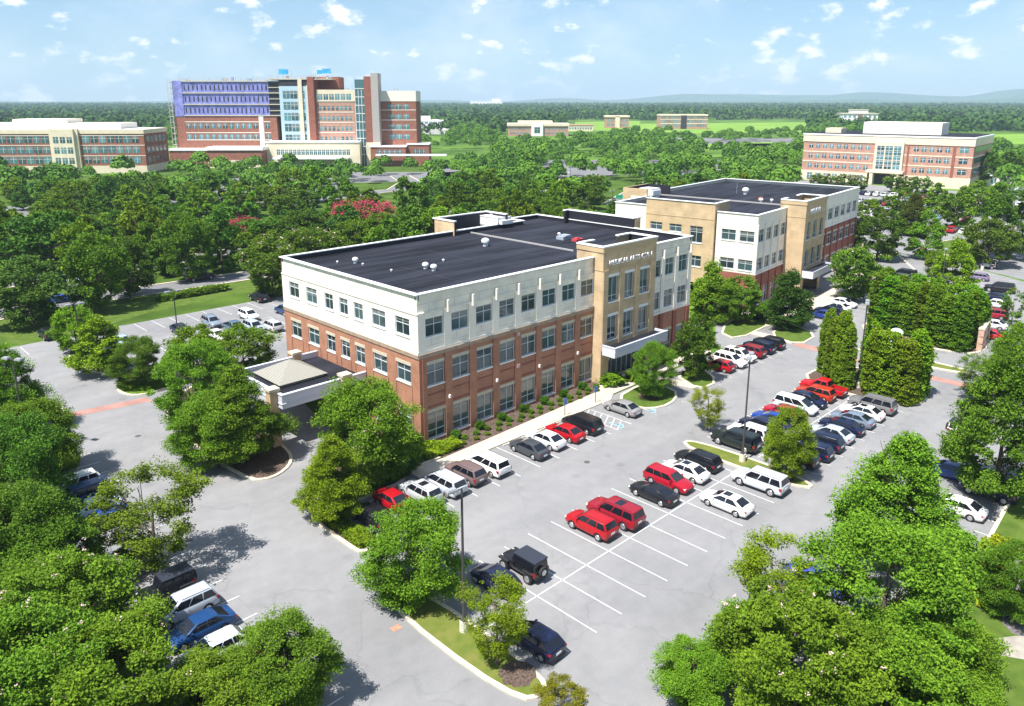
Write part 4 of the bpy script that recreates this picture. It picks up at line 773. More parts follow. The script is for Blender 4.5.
# ------------------------------------------------------------------ trees
rng = np.random.default_rng(7)
def leaves(cent, size, up=.7, rg=rng, flat=1.0):
    """cent Nx3, outward normals by up-bias; returns verts, faces for N leaf quads"""
    n = len(cent); nn = rg.normal(size=(n, 3)); nn[:, 2] = np.abs(nn[:, 2])+up; nn /= np.linalg.norm(nn, axis=1)[:, None]
    a = np.cross(nn, rg.normal(size=(n, 3))); a /= np.linalg.norm(a, axis=1)[:, None]; b = np.cross(nn, a)
    s = size*rg.uniform(.6, 1.35, size=(n, 1)); a = a*s; b = b*s*.62
    dr = nn*s*.18
    v = np.stack([cent-a-dr, cent-b*1.0+dr*.5, cent+a-dr, cent+b+dr*.5], 1).reshape(-1, 3)
    f = np.arange(n*4).reshape(-1, 4); return v, f
def prof(shape, t):
    """radius factor at height fraction t of the crown"""
    if shape == 'round': return math.sqrt(max(0, 1-(2*t-.92)**2/1.19)) if t < 1 else 0
    if shape == 'cone': return (min(1, t/.16))**.6*(1-t)**.62*1.12
    if shape == 'column': return .82*min(1, (t+.5)/.55)*math.sqrt(max(0, 1-max(0, (t-.55)/.47)**2))
    if shape == 'vase': return (.35+.9*t**.8)*math.sqrt(max(0, 1-t**5))
    return 1
def crown(name, R, Hc, shape, nclump, nleaf, size, cl=.2, m=LEAF, seed=1, bloss=0, hollow=.42, flatc=.72, z0=0.0, gap=0.0):
    rg = np.random.default_rng(seed); C = []; k = 0
    lob = rg.uniform(0, 6.28, 6)
    while len(C) < nclump and k < nclump*40:
        k += 1; t = rg.uniform(0, 1); rr = prof(shape, t)
        if rr <= 0: continue
        if rg.uniform() > (rr+.12): continue
        th = rg.uniform(0, 6.28); u = math.sqrt(rg.uniform(hollow if shape != 'column' else .72, 1))
        w = 1+(.15*math.sin(3*th+lob[0]+4*t)+.12*math.sin(5*th+lob[1]-7*t)+.09*math.sin(11*t+2*th+lob[2]))*(.35 if shape == 'column' else 1)
        if shape != 'column' and math.sin(3.1*th+lob[4]+6*t)*math.sin(8*t+lob[5])*math.sin(5*th-lob[1]) > .30: continue
        if gap and math.sin(2.3*th+lob[3]+5*t)*math.sin(6*t+lob[4]) > 1-gap: continue
        r = R*rr*u*w*.93; C.append((r*math.cos(th), r*math.sin(th), z0+Hc*t*.97))
    C = np.array(C); n = len(C); rc = R*cl*np.exp(rg.normal(0, .38, size=(n, 1))); sprig = np.where(rg.uniform(size=n) < .12, 1.9, 1.0)
    wts = rc[:, 0]**1.7; idx = rg.choice(n, nleaf, p=wts/wts.sum()); d = rg.normal(size=(nleaf, 3)); dl = np.linalg.norm(d, axis=1)[:, None]; d = d/dl*np.minimum(dl*.47, rg.uniform(.75, 1.15, size=(nleaf, 1))); d[:, 2] *= sprig[idx]
    d[:, 2] = np.where(d[:, 2] < 0, d[:, 2]*.55, d[:, 2]); P = C[idx]+d*rc[idx]*np.array([1, 1, flatc])
    v, f = leaves(P, size, .55, rg)
    me = bpy.data.meshes.new(name); me.from_pydata(v.tolist(), [], f.tolist()); me.materials.append(m); me.update()
    bm_ = None
    if bloss:
        top = C[(C[:, 2] > z0+Hc*.45)]; q = rg.integers(0, len(top), bloss); bp = top[q]+rg.normal(size=(bloss, 3))*R*.09; bp[:, 2] += R*cl*.55
        out_ = bp.copy(); out_[:, :2] *= 1.06
        reps = 7; pts = np.repeat(out_, reps, 0)+rg.normal(size=(bloss*reps, 3))*size*.75
        v, f = leaves(pts, size*.75, .5, rg); bm_ = bpy.data.meshes.new('blossom'); bm_.from_pydata(v.tolist(), [], f.tolist()); bm_.update()
    return me, bm_
def trunk(name, Ht, Hc, R, seed=1, multi=False, r0=.2):
    rd = random.Random(seed); mb = MB(); zc = Ht-Hc
    if not multi:
        mb.tube((0, 0, -.1), (0, 0, zc+.1*Hc), r0, r0*.75, 7); mb.tube((0, 0, zc+.1*Hc), (rd.uniform(-.2, .2), rd.uniform(-.2, .2), zc+Hc*.7), r0*.75, r0*.25, 6)
        st = (0, 0)
        for k in range(9):
            a = rd.uniform(0, 6.28); z = zc+Hc*rd.uniform(.05, .5); rr = R*rd.uniform(.3, .55); e = (rr*math.cos(a), rr*math.sin(a), z+Hc*rd.uniform(.1, .3)); mb.tube((0, 0, z), e, r0*.38, r0*.1, 5)
            e2 = (e[0]*1.1+rd.uniform(-.5, .5), e[1]*1.1+rd.uniform(-.5, .5), e[2]+Hc*.12); mb.tube(((e[0]*.6), e[1]*.6, z+(e[2]-z)*.6), e2, r0*.2, r0*.06, 4)
    else:
        for k in range(7):
            a = rd.uniform(0, 6.28); e = (R*.3*math.cos(a), R*.3*math.sin(a), zc+Hc*.25); mb.tube((.1*math.cos(a), .1*math.sin(a), -.1), e, r0*.5, r0*.35, 5); mb.tube(e, (R*.65*math.cos(a+.2), R*.65*math.sin(a+.2), zc+Hc*.75), r0*.35, r0*.12, 5)
    return mb.mesh('trunk', BARK)
PROTO = {}
def proto(kind, R, Ht, lod, seed):
    """unit trees are built at a real size and scaled a little per tree"""
    key = (kind, lod, seed)
    if key in PROTO: return PROTO[key]
    dens = {3: 2.5, 2: .75, 1: .24, 0: .08}[lod]; sz = {3: .094, 2: .17, 1: .30, 0: .52}[lod]
    sh, kk, st, nl, cl, gap, m, bl, mul = dict(
        maple=('round', 1.0, .22, 26000, .17, .2, LEAF, 0, 0), oval=('cone', 1.25, .2, 26000, .17, .15, LEAF, 0, 0), tall=('round', 1.35, .15, 26000, .17, .2, LEAF, 0, 0), sparse=('vase', 1.25, .28, 8500, .15, .45, LEAF, 0, 0),
        magnolia=('cone', 1.3, .04, 44000, .2, .0, LEAFD, 0, 0), dark=('round', 1.0, .16, 24000, .18, .2, LEAFD, 0, 0), crape=('vase', .85, .15, 24000, .15, .1, LEAF, 42, 1), crapered=('vase', .85, .15, 24000, .16, .1, LEAF, 900, 1), column=('column', 3.2, .0, 46000, .17, .0, LEAF, 0, 0), bush=('round', .8, .02, 12000, .3, 0, LEAF, 0, 0))[kind]
    Hc = 2*R*kk; Hh = Hc*(1+st/2); nc = {3: 250, 2: 165, 1: 90, 0: 44}[lod]; cl *= {3: .92, 2: .95, 1: 1.0, 0: 1.0}[lod]
    if kind == 'sparse': nc = nc*4//5
    if kind == 'column': nc = 700
    if kind == 'crapered' and lod < 3: bl = int(bl*(2.2 if lod == 2 else .9))
    cm, bm = crown('crown', R, Hc, sh, nc, int(nl*dens), sz*(R/4.5)**.5, cl, m, seed*13+lod, bl, z0=Hh-Hc, gap=gap)
    if bm: bm.materials.append(BLOSR if kind == 'crapered' else BLOSP)
    tm = trunk('trunk', Hh, Hc, R, seed, bool(mul), .045*R+.02 if kind != 'column' else .08)
    PROTO[key] = (cm, tm, bm, R, Hh); return PROTO[key]
BASER = dict(maple=4.5, oval=4.0, tall=4.5, sparse=3.6, magnolia=4.0, dark=4.5, crape=4.5, crapered=4.5, column=1.3, bush=1.0)
TCOUNT = [0]
def tree(kind, x, y, R, Ht, lod, label, group=None, tint=(1, 1, 1), nm=None, rz=None, seed=None, z=0.0, cat='tree'):
    rd = random.Random(int(x*31+y*17)); seed = seed or rd.randint(1, 3 if lod > 1 else 4)
    cm, tm, bm, R0, H0 = proto(kind, BASER[kind], 0, lod, seed)
    e = empty(nm or dict(maple='maple_tree', oval='pear_tree', tall='oak_tree', sparse='young_tree', magnolia='magnolia_tree', dark='evergreen_tree', crape='crape_myrtle', crapered='crape_myrtle', column='arborvitae', bush='shrub')[kind], (x, y, z), rz if rz is not None else rd.uniform(0, 6.28), label, cat, group)
    e.scale = (R/R0, R/R0, Ht/H0)
    t = link('trunk', tm, e, reg_=False); c = link('crown', cm, e, reg_=False); c.color = (*tint, 1)
    if bm: link('blossom', bm, c, reg_=False)
    TCOUNT[0] += 1; NEAR.append((x, y, R)); return e
NEAR = []
Y = (1.45, 1.28, .7); YG = (1.25, 1.25, .9); DK = (.66, .76, 1.0); MU = (.95, .90, 1.3); BR = (1.08, 1.13, 1.0)
NT = [ # kind, position (x, y, crown radius, height), lod, tint, label
 ('maple', (30.53,40.96,3.72,7.77), 3, BR, 'round bright green maple at the far end of the lamp island in the foreground'),
 ('sparse', (29.83,31.73,2.23,6.42), 3, Y, 'small yellow green tree beside the lamp post in the foreground island'),
 ('maple', (38.40,58.64,4.72,10.38), 3, BR, 'large bright maple against the brick corner of the near building'),
 ('oval', (32.04,55.01,3.11,8.21), 3, Y, 'light green tree on the rounded corner island in front of the porte cochere'),
 ('maple', (41.59,57.73,2.02,4.45), 3, DK, 'darker tree squeezed between the bright maple and the brick corner'),
 ('oval', (31.35,71.02,4.29,10.61), 3, BR, 'bright tree beside the porte cochere column, right end of the tree island'),
 ('maple', (31.53,81.49,4.29,10.60), 3, BR, 'bright green tree at the left tip of the curved tree island'),
 ('maple', (29.12,72.30,3.68,7.92), 3, (1.1, 1.15, 1), 'tree in front of the row on the curved tree island'),
 ('maple', (43.20,94.64,3.64,7.21), 2, (1, 1, 1), 'tree at the back of the curved island nearest the parked cars'),
 ('maple', (38.85,99.19,3.58,7.09), 2, BR, 'small light tree behind the left end of the curved island'),
 ('maple', (32.09,101.23,3.14,6.67), 3, (.85, .95, 1), 'small round tree alone on the little planted island at the left'),
 ('oval', (30.27,110.24,3.97,7.76), 2, Y, 'yellow tinged tree on the end island of the left lot'),
 ('maple', (30.77,122.61,3.02,6.95), 2, YG, 'light green tree left of the yellow tinged one'),
 ('oval', (16.66,95.11,3.91,10.67), 3, (1, 1, 1), 'tall tree at the left edge beside the twin headed lamp'),
 ('maple', (15.58,81.02,3.87,8.31), 3, (1, 1, 1), 'broad tree at the left edge below the brick crossing'),
 ('maple', (12.43,73.18,4.34,10.03), 3, DK, 'dark tree at the left edge of the picture behind the broad one'),
 ('maple', (9.97,61.44,3.94,9.11), 3, (.8, .85, 1), 'dense tree on the left edge above the crape myrtles'),
 ('maple', (11.29,59.00,3.69,6.97), 3, (.85, .95, 1), 'tree left of the open branched tree by the left row'),
 ('sparse', (17.89,57.89,4.21,8.80), 3, (1.1, .98, .9), 'open branched tree with thin foliage shading the black car at the left'),
 ('crape', (9.16,50.59,4.67,7.85), 3, (1, 1, 1), 'crape myrtle with pale blossoms at lower left'),
 ('crape', (9.88,43.42,4.40,6.65), 3, (1.1, 1.1, 1), 'large pale blossomed crape myrtle at the bottom left'),
 ('crape', (6.64,46.24,4.52,7.59), 3, (.95, 1, 1), 'pale blossomed crape myrtle in the bottom left corner'),
 ('maple', (18.08,37.79,3.15,5.96), 3, (.95, 1, 1), 'light tree at the bottom right of the crape myrtles'),
 ('maple', (15.12,38.99,3.03,4.78), 3, (1.1, 1.1, 1), 'tree above the red car at the bottom left'),
 ('crape', (12.10,38.11,3.89,4.90), 3, (1.1, 1.1, 1), 'crape myrtle cut off by the bottom edge'),
 ('sparse', (28.91,25.25,1.72,3.03), 3, (1.5, .9, .8), 'top of a reddish young tree at the bottom edge in the middle'),
 ('oval', (59.59,17.70,4.97,11.49), 3, BR, 'tall bright tree in the right foreground with narrow top'),
 ('maple', (47.19,14.26,5.08,10.14), 3, (1.05, 1.1, 1), 'broad maple in the right foreground below the narrow topped one'),
 ('oval', (77.48,15.33,4.96,14.93), 3, (.9, 1, 1), 'tall tree at the right edge in front of the parked white car'),
 ('sparse', (45.99,20.25,3.38,7.26), 3, Y, 'light yellow green tree in front of the empty stalls'),
 ('maple', (40.08,19.36,2.72,5.14), 3, BR, 'light maple left in the bottom right group'),
 ('maple', (36.20,21.03,2.36,3.96), 3, BR, 'leftmost maple of the bottom right group'),
 ('crape', (38.74,15.72,4.73,7.95), 3, (1.1, 1.15, 1), 'pale blossomed crape myrtle in the bottom right group'),
 ('maple', (41.09,12.05,4.57,6.71), 3, (1.1, 1.15, 1), 'lowest broad maple at the bottom right'),
 ('maple', (47.27,10.79,3.47,5.83), 3, BR, 'maple beside the pale path at the lower right'),
 ('maple', (59.20,9.58,2.20,6.01), 3, (.85, 1, 1), 'dark tree cut off by the right edge beside the mulch bed'),
 ('maple', (46.08,9.23,2.53,4.25), 3, BR, 'maple in the bottom right corner on the lawn edge'),
 ('maple', (76.37,52.84,2.65,7.05), 3, (.95, 1.05, 1), 'small tree in front of the near entrance canopy'),
 ('maple', (86.15,52.79,3.00,8.42), 2, (.68, .78, .9), 'dark green tree at the right corner of the near building'),
 ('sparse', (72.31,42.32,1.97,5.21), 3, (1.8, 1.35, 1.2), 'slender pale young tree on the middle island among parked cars'),
 ('maple', (67.87,30.84,2.40,7.29), 3, (1.45, 1.35, 1.0), 'bright green tree rising between parked cars in the middle rows'),
 ('magnolia', (116.96,55.29,3.94,9.31), 2, (1, 1, 1), 'dark magnolia in front of the second office building'),
 ('crape', (142.72,55.13,5.22,9.76), 2, (1, 1, 1.2), 'round crape myrtle at the second building entrance drive'),
 ('oval', (111.91,66.36,4.30,9.89), 2, YG, 'yellow green tree in front of the white wall between the buildings'),
 ('maple', (114.04,61.97,3.27,8.06), 2, (1, 1, 1), 'tree right of the yellow green one between the buildings'),
 ('maple', (111.59,63.82,2.73,7.05), 2, (1, 1, 1), 'small tree between the two trees on the lawn between the buildings'),
 ('oval', (162.25,44.07,4.40,10.62), 2, Y, 'yellow green tree in the middle of the right hand lot'),
 ('maple', (172.89,51.03,1.89,6.07), 2, YG, 'narrow young tree left of the yellow green one in the right lot'),
 ('maple', (194.10,46.80,5.72,10.52), 2, MU, 'muted green flat topped tree in the right lot'),
 ('maple', (206.89,45.60,6.60,15.97), 2, DK, 'dark tree at the right edge beyond the lot lamp'),
 ('oval', (192.96,59.27,4.46,11.29), 2, BR, 'bright conical tree at the end of the second building parking row'),
 ('magnolia', (224.04,72.87,3.67,11.55), 2, (1.6, .9, .8), 'narrow reddish dark tree before the distant lot'),
 ('maple', (184.20,66.68,5.61,11.11), 2, DK, 'dark crape myrtle at the far corner of the second building'),
 ('maple', (243.81,68.20,5.25,12.07), 1, (1, 1.05, 1), 'round tree on the grass island of the distant right lot'),
 ('maple', (260.95,88.64,5.00,9.19), 1, BR, 'tree before the pink brick block left of the narrow dark tree'),
 ('oval', (274.84,82.81,4.46,10.25), 1, YG, 'yellow green tree before the pink brick corner'),
 ('maple', (279.25,72.48,4.85,11.16), 1, YG, 'light tree between the pink brick corner and the white shed'),
 ('oval', (111.69,22.42,3.34,8.83), 3, YG, 'light tree at the right edge behind the tall one'),
 ('sparse', (103.46,24.41,2.29,6.05), 3, (1, 1, 1), 'thin small tree on the right side of the drive'),
 ('sparse', (143.35,29.79,2.12,6.54), 2, (.9, 1, 1), 'thin tree beside the row of red and white cars'),
 ('dark', (30.14,143.90,6.95,10.95), 2, (1.7, 1.5, 1.7), 'wide mottled tree at the left edge by the far corner of the lot'),
 ('maple', (41.02,145.32,5.34,13.80), 2, (.9, 1, 1), 'tree between the two roads at the left'),
 ('maple', (47.85,150.81,4.35,11.24), 2, DK, 'dark tree right of the one between the roads'),
 ('dark', (43.15,182.29,7.32,14.16), 1, (1.5, 1.4, 1.4), 'dark spreading tree behind the mottled one'),
 ('maple', (46.15,171.76,4.17,13.15), 1, YG, 'light narrow tree behind the roads at the left'),
 ('maple', (61.95,157.05,5.28,14.24), 2, (.85, .9, 1), 'tall tree beside the car on the road'),
 ('maple', (60.06,172.56,3.34,10.28), 1, BR, 'light slim tree left of the tall one by the road'),
 ('dark', (70.52,161.04,4.59,12.82), 1, (1.5, 1.5, 1.3), 'dark tree right of the tall one by the road'),
 ('crape', (67.58,132.79,5.87,10.48), 2, (.95, .9, 1.2), 'crape myrtle touching the far left corner of the near building'),
 ('crape', (83.23,145.95,5.72,9.60), 2, (.9, .9, 1.1), 'crape myrtle behind the roof edge left of the red one'),
 ('maple', (91.77,165.02,6.40,10.75), 2, DK, 'dark round tree left of the red crape myrtles'),
 ('crapered', (112.80,170.50,8.51,9.83), 2, (.9, 1, 1), 'large red blossomed crape myrtle behind the roof'),
 ('crapered', (88.41,186.12,4.56,6.71), 2, (.8, .85, 1), 'smaller red blossomed crape myrtle left of the big one'),
 ('crapered', (82.05,189.49,3.23,5.43), 1, (.8, .85, 1), 'smallest red blossomed crape myrtle, partly hidden'),
 ('maple', (99.10,154.26,5.27,8.85), 2, BR, 'bright bushy tree right behind the parapet'),
 ('maple', (107.60,153.41,5.87,9.85), 2, (1, 1, 1), 'bushy tree right of the bright one behind the parapet'),
 ('crape', (310.85,138.98,3.96,6.81), 1, (.9, .95, 1), 'small dark tree before the pink brick block, first from its left corner'),
 ('crape', (314.71,134.91,3.98,6.85), 1, (.9, .95, 1), 'small dark tree before the pink brick block, second from its left corner'),
 ('crape', (315.04,129.36,3.96,6.82), 1, (.9, .95, 1), 'small dark tree before the pink brick block, third from its left corner'),
 ('crape', (318.30,125.92,3.98,6.85), 1, (.9, .95, 1), 'small dark tree before the pink brick block, nearest left of its entrance'),
 ('crape', (327.74,115.87,4.04,6.96), 1, (.9, .95, 1), 'small dark tree before the pink brick block, nearest right of its entrance'),
 ('crape', (328.15,110.32,4.03,6.93), 1, (.9, .95, 1), 'small dark tree before the pink brick block, second right of its entrance'),
 ('crape', (324.80,104.00,3.97,6.83), 1, (.9, .95, 1), 'small dark tree before the pink brick block, third right of its entrance'),
 ('oval', (245.05,99.30,3.77,7.47), 1, (1, 1.05, 1), 'tree at the far right corner of the second office roof'),
 ('maple', (232.75,88.32,3.88,7.67), 1, YG, 'light tree behind the far end of the second office building'),
 ('oval', (281.85,67.00,5.25,11.81), 1, BR, 'light tree before the white flat roofed shed'),
 ('maple', (386.06,99.04,8.23,13.82), 1, DK, 'dark tree between the pink brick block and the small brick office'),
 ('maple', (421.63,97.24,6.70,12.66), 1, DK, 'dark tree at the right edge by the small brick office'),
 ('maple', (136.21,180.67,5.28,14.26), 1, (.85, .95, 1), 'round tree beside the road right of the red crape myrtles'),
 ('maple', (131.91,210.94,5.48,12.33), 1, (.9, 1, 1), 'round tree above the red crape myrtles'),
 ('maple', (147.59,250.16,5.26,13.02), 1, YG, 'yellow green round tree by the hospital drive'),
]
for kind, (x, y, r, h), lod, tint, lb_ in NT: tree(kind, x, y, r, h, lod, lb_, tint=tint)
# arborvitae screens
HD = 'arborvitae columns of the clipped screens'
random.seed(11)
def screen(pts, lb_, h0=7.4, r=1.35, tint=(1.45, 1.35, .9)):
    for i, (x, y) in enumerate(pts): tree('column', x+random.uniform(-.15, .15), y+random.uniform(-.15, .15), r*random.uniform(.95, 1.15), h0*random.uniform(.9, 1.08), 2, lb_, HD, tuple(c*random.uniform(.9, 1.1) for c in tint), cat='hedge tree')
screen([(100.2, 41.3), (98.8, 39.9), (97.3, 38.3), (96.2, 36.9)], 'one of the four narrow arborvitae left of the tall lamp in the hedge island', 9.3, 1.12, (1.35, 1.3, .9))
screen([(96.9, 33.6), (96.5, 31.9), (96.6, 30.2), (98.4, 29.8), (100.4, 29.8), (98.4, 34.9), (100.0, 35.6)], 'one of the close arborvitae right of the tall lamp in the hedge island', 8.6, 1.5)
screen([(129.0-.75*i, 45.6-1.95*i) for i in range(8)]+[(132.5, 46), (132.3, 43.5)]+[(126.8+1.9*i, 31.8) for i in range(3)]+[(131, 40.6), (130.2, 37.8), (129, 34.6)], 'one of the arborvitae in the far clipped screen by the pink wall', 8.6, 1.75, (1.05, 1.15, .85))
# automatic belts of trees towards the hospital and the fields
def inpoly(x, y, p):
    c = False; j = len(p)-1
    for i in range(len(p)):
        if (p[i][1] > y) != (p[j][1] > y) and x < (p[j][0]-p[i][0])*(y-p[i][1])/(p[j][1]-p[i][1])+p[i][0]: c = not c
        j = i
    return c
CF = Vector((math.cos(R_(45.5)), math.sin(R_(45.5)))); CR = Vector((CF.y, -CF.x))
def uv(x, y): return x*CF.x+y*CF.y, x*CR.x+y*CR.y      # forward, sideways
def seg_d(x, y, pts):
    best = 1e9; p = Vector((x, y))
    for a, b in zip(pts, pts[1:]):
        a = Vector(a); b = Vector(b); d = b-a; t = max(0, min(1, (p-a).dot(d)/d.length_squared)); best = min(best, (p-a-d*t).length)
    return best
ROADS = [([(21.70,153.55), (37.33,155.72), (52.83,154.50), (71.79,153.26), (91.19,151.48), (116.14,150.61)], 5), ([(26.05,178.53), (45.19,181.43), (61.76,178.86), (79.53,181.15), (100.69,181.40)], 4.5), ([(-20, 262), (49, 254), (75, 255), (100, 258)], 8), ([(129.47,248.86), (142.60,255.01), (158.11,256.39), (180.32,262.23), (191.22,261.56), (214.34,283.89)], 7), ([(138.79,191.94), (159.40,195.60), (175.94,199.60)], 6), ([(205.05,201.78), (231.45,222.02), (265.45,246.33)], 7), ([(217.65,169.61), (262.29,191.71), (293.32,206.28)], 7)]
KEEP = [[(100, 40), (112, 98), (40, 96), (0, 133), (0, -60), (160, -60), (190, 40), (190, 60), (130, 60)], [(110, 58), (190, 60), (182, 112), (125, 100)], [(110, 58), (130, 100), (100, 128), (95, 95)],
        [(180, 20), (350, 20), (350, 180), (300, 140), (215, 122), (195, 80)], [(0, 132), (100, 132), (100, 152), (0, 158)], [(141.08,264.65), (128.12,229.57), (138.53,216.11), (134.42,170.43), (230.73,293.77), (228.27,310.21), (177.12,275.41)], [(81.11,408.71), (137.11,366.04), (152.10,392.36), (256.01,305.43), (376.62,448.81), (138.71,682.60)], [(38.55,206.34), (44.75,200.24), (68.82,297.87), (59.69,306.85)], [(194.38,196.28), (198.70,192.03), (307.28,279.45), (301.23,285.39)], [(201.53,160.71), (206.73,155.60), (323.74,223.69), (317.75,229.58)], [(273.78,134.25), (311.54,73.60), (414.80,99.57), (363.92,176.91)], [(117.44,164.94), (128.31,162.75), (145.29,185.56), (132.72,187.09)], [(40.57,215.94), (48.47,217.11), (57.69,250.68), (47.89,250.76)],
        [(150, 474), (150, 440), (272, 322), (330, 350), (420, 420), (300, 560)], [(40, 520), (72, 479), (160, 400), (215, 440), (180, 520)], [(345, 90), (420, 90), (420, 180), (345, 180)], [(610.65,453.28), (769.73,354.56), (1360.89,629.49), (1144.39,842.25)], [(437.76,274.07), (500.81,237.70), (669.81,319.03), (592.61,371.87)], [(617.26,535.60), (684.16,502.84), (1144.39,842.25), (1013.99,880.43)], [(588.12,179.39), (693.82,137.10), (1087.56,217.75), (966.31,297.55)],
        [(835, 560), (900, 560), (900, 600), (835, 600)], [(420.10,440.72), (490.35,409.33), (755.16,630.98), (675.86,708.91)], [(532.85,477.75), (646.85,475.32), (923.12,679.07), (783.11,702.48)], [(389.79,508.15), (428.81,510.87), (631.81,752.21), (598.32,785.11)], [(470, 110), (530, 110), (530, 170), (470, 170)]]
LOTS = [[(93.03,292.07), (156.76,257.72), (203.62,320.41), (140.93,382.02)], [(51.32,267.08), (66.21,263.27), (83.77,293.78), (62.17,318.66)], [(197.68,255.21), (237.90,237.17), (298.61,305.43), (267.52,335.99)], [(269.71,255.47), (358.78,212.35), (436.17,251.74), (354.67,331.83)], [(190.98,300.73), (239.68,271.66), (265.16,304.34), (221.10,347.64)]]
cand = []; random.seed(21); grid = {}
def ok_tree(x, y, r):
    if math.sin(x*.041+.6)*math.sin(y*.047+1.1)+.35*math.sin(x*.11+y*.07) > .48: return False      # small clearings
    if any(inpoly(x, y, k) for k in KEEP): return False
    if any(seg_d(x, y, p) < w for p, w in ROADS): return False
    if any((x-a)**2+(y-b)**2 < (r+c*.8)**2 for a, b, c in NEAR): return False
    g0 = (int(x//14), int(y//14))
    for i in (-1, 0, 1):
        for j in (-1, 0, 1):
            for a, b, c in grid.get((g0[0]+i, g0[1]+j), ()):
                if (x-a)**2+(y-b)**2 < ((r+c)*.90)**2: return False
    return True
for _ in range(26000):
    f = random.uniform(150, 900) if random.random() < .65 else random.uniform(150, 520); s = random.uniform(-.68, .68)*f*1.02; x = CF.x*f+CR.x*s; y = CF.y*f+CR.y*s
    if f > 540 and random.random() < .25: continue
    inlot = any(inpoly(x, y, k) for k in LOTS)
    if inlot and random.random() < .86: continue
    r = random.uniform(3.2, 5.8) if not inlot else random.uniform(3.2, 4.4)
    if ok_tree(x, y, r): cand.append((f, x, y, r)); grid.setdefault((int(x//14), int(y//14)), []).append((x, y, r))
cand.sort()
budget = 296-TCOUNT[0]; sx = {}
def zone(f, x, y):
    d, s = uv(x, y); a = s/d
    h = 'far left' if a < -.42 else 'left' if a < -.16 else 'middle' if a < .14 else 'right' if a < .38 else 'far right'
    return h, ('near' if f < 210 else 'mid' if f < 270 else 'deep')
for f, x, y, r in cand[:budget]:
    hh, dd = zone(f, x, y); k = random.choices(['maple', 'tall', 'oval', 'dark'], [5, 3, 1.3, 1.6])[0]
    where = {'far left': 'left of the hospital', 'left': 'before the hospital', 'middle': 'behind the near roof', 'right': 'behind the second roof', 'far right': 'at the far right'}[hh]
    v = random.uniform(.75, 1.2); tint = random.choice([(v, v, v), (v, v*1.05, v), (v*1.25, v*1.15, v*.9), (v*.7, v*.82, v)]) if k != 'dark' else (1.5, 1.5, 1.4)
    sizew = 'broad' if r > 5.2 else 'medium' if r > 4.3 else 'small'
    tree(k, x, y, r*.98, r*random.uniform(1.7, 2.7), 1 if f < 330 else 0, '%s %s tree in the %s row of the wooded belt %s' % (sizew, {'maple': 'round', 'tall': 'tall oval', 'oval': 'pointed', 'dark': 'dark green'}[k], {'near': 'front', 'mid': 'second', 'deep': 'back'}[dd], where), 'trees of the wooded belt', tint)
    if False: pass
# everything further back reads as one wood
def wood(name, items, quads, seed, size, col, shade):
    rg = np.random.default_rng(seed); V = []; 
    pts = np.array(items); n = len(pts); idx = np.repeat(np.arange(n), quads); m_ = len(idx)
    d = rg.normal(size=(m_, 3)); d /= np.linalg.norm(d, axis=1)[:, None]; d[:, 2] = np.abs(d[:, 2])*1.0-.15
    r = pts[idx, 2:3]; c = np.stack([pts[idx, 0], pts[idx, 1], pts[idx, 3]-pts[idx, 2]*1.0], 1)
    P = c+d*r*np.array([1, 1, 1.05])*rg.uniform(.75, 1.05, size=(m_, 1)); 
    nn = d+rg.normal(size=(m_, 3))*.35; nn /= np.linalg.norm(nn, axis=1)[:, None]; a = np.cross(nn, rg.normal(size=(m_, 3))); a /= np.linalg.norm(a, axis=1)[:, None]; b = np.cross(nn, a); s = r*size
    v = np.stack([P-a*s, P-b*s, P+a*s, P+b*s], 1).reshape(-1, 3); me = bpy.data.meshes.new(name); me.from_pydata(v.tolist(), [], np.arange(len(v)).reshape(-1, 4).tolist()); me.materials.append(col); me.update()
    o = bpy.data.objects.new(name, me); COL.objects.link(o); o.color = shade; tag(o, kind='stuff'); return o
def far_leaf(name):
    m = bpy.data.materials.new(name); m.use_nodes = True; n = m.node_tree.nodes; l = m.node_tree.links; b = n['Principled BSDF']; b.inputs['Roughness'].default_value = .8; b.inputs['Specular IOR Level'].default_value = .1
    t = n.new('ShaderNodeTexCoord'); x = n.new('ShaderNodeTexNoise'); x.inputs['Scale'].default_value = .045; x.inputs['Detail'].default_value = 4; l.new(t.outputs['Object'], x.inputs['Vector']); g_ = n.new('ShaderNodeNewGeometry')
    k = n.new('ShaderNodeMath'); k.operation = 'MULTIPLY_ADD'; l.new(g_.outputs['Random Per Island'], k.inputs[0]); k.inputs[1].default_value = .3; l.new(x.outputs[0], k.inputs[2])
    r = n.new('ShaderNodeValToRGB'); l.new(k.outputs[0], r.inputs[0]); r.color_ramp.elements[0].position = .42; r.color_ramp.elements[0].color = (.030, .088, .010, 1); r.color_ramp.elements[1].position = .85; r.color_ramp.elements[1].color = (.125, .25, .026, 1)
    l.new(r.outputs[0], b.inputs['Base Color']); return m
FL = far_leaf('far_leaves')
items = [(x, y, r*random.uniform(.8, 1.05), r*random.uniform(1.6, 2.5)) for f, x, y, r in cand[budget:]]
wood('woodland', items, 300, 5, .135, FL, (1, 1, 1, 1))
items = []; f = 850
FL2 = FL.copy(); FL2.name = 'deep_wood_leaves'
for nd_ in FL2.node_tree.nodes:
    if nd_.type == 'VALTORGB': nd_.color_ramp.elements[0].color = (.016, .050, .010, 1); nd_.color_ramp.elements[1].color = (.065, .135, .022, 1)
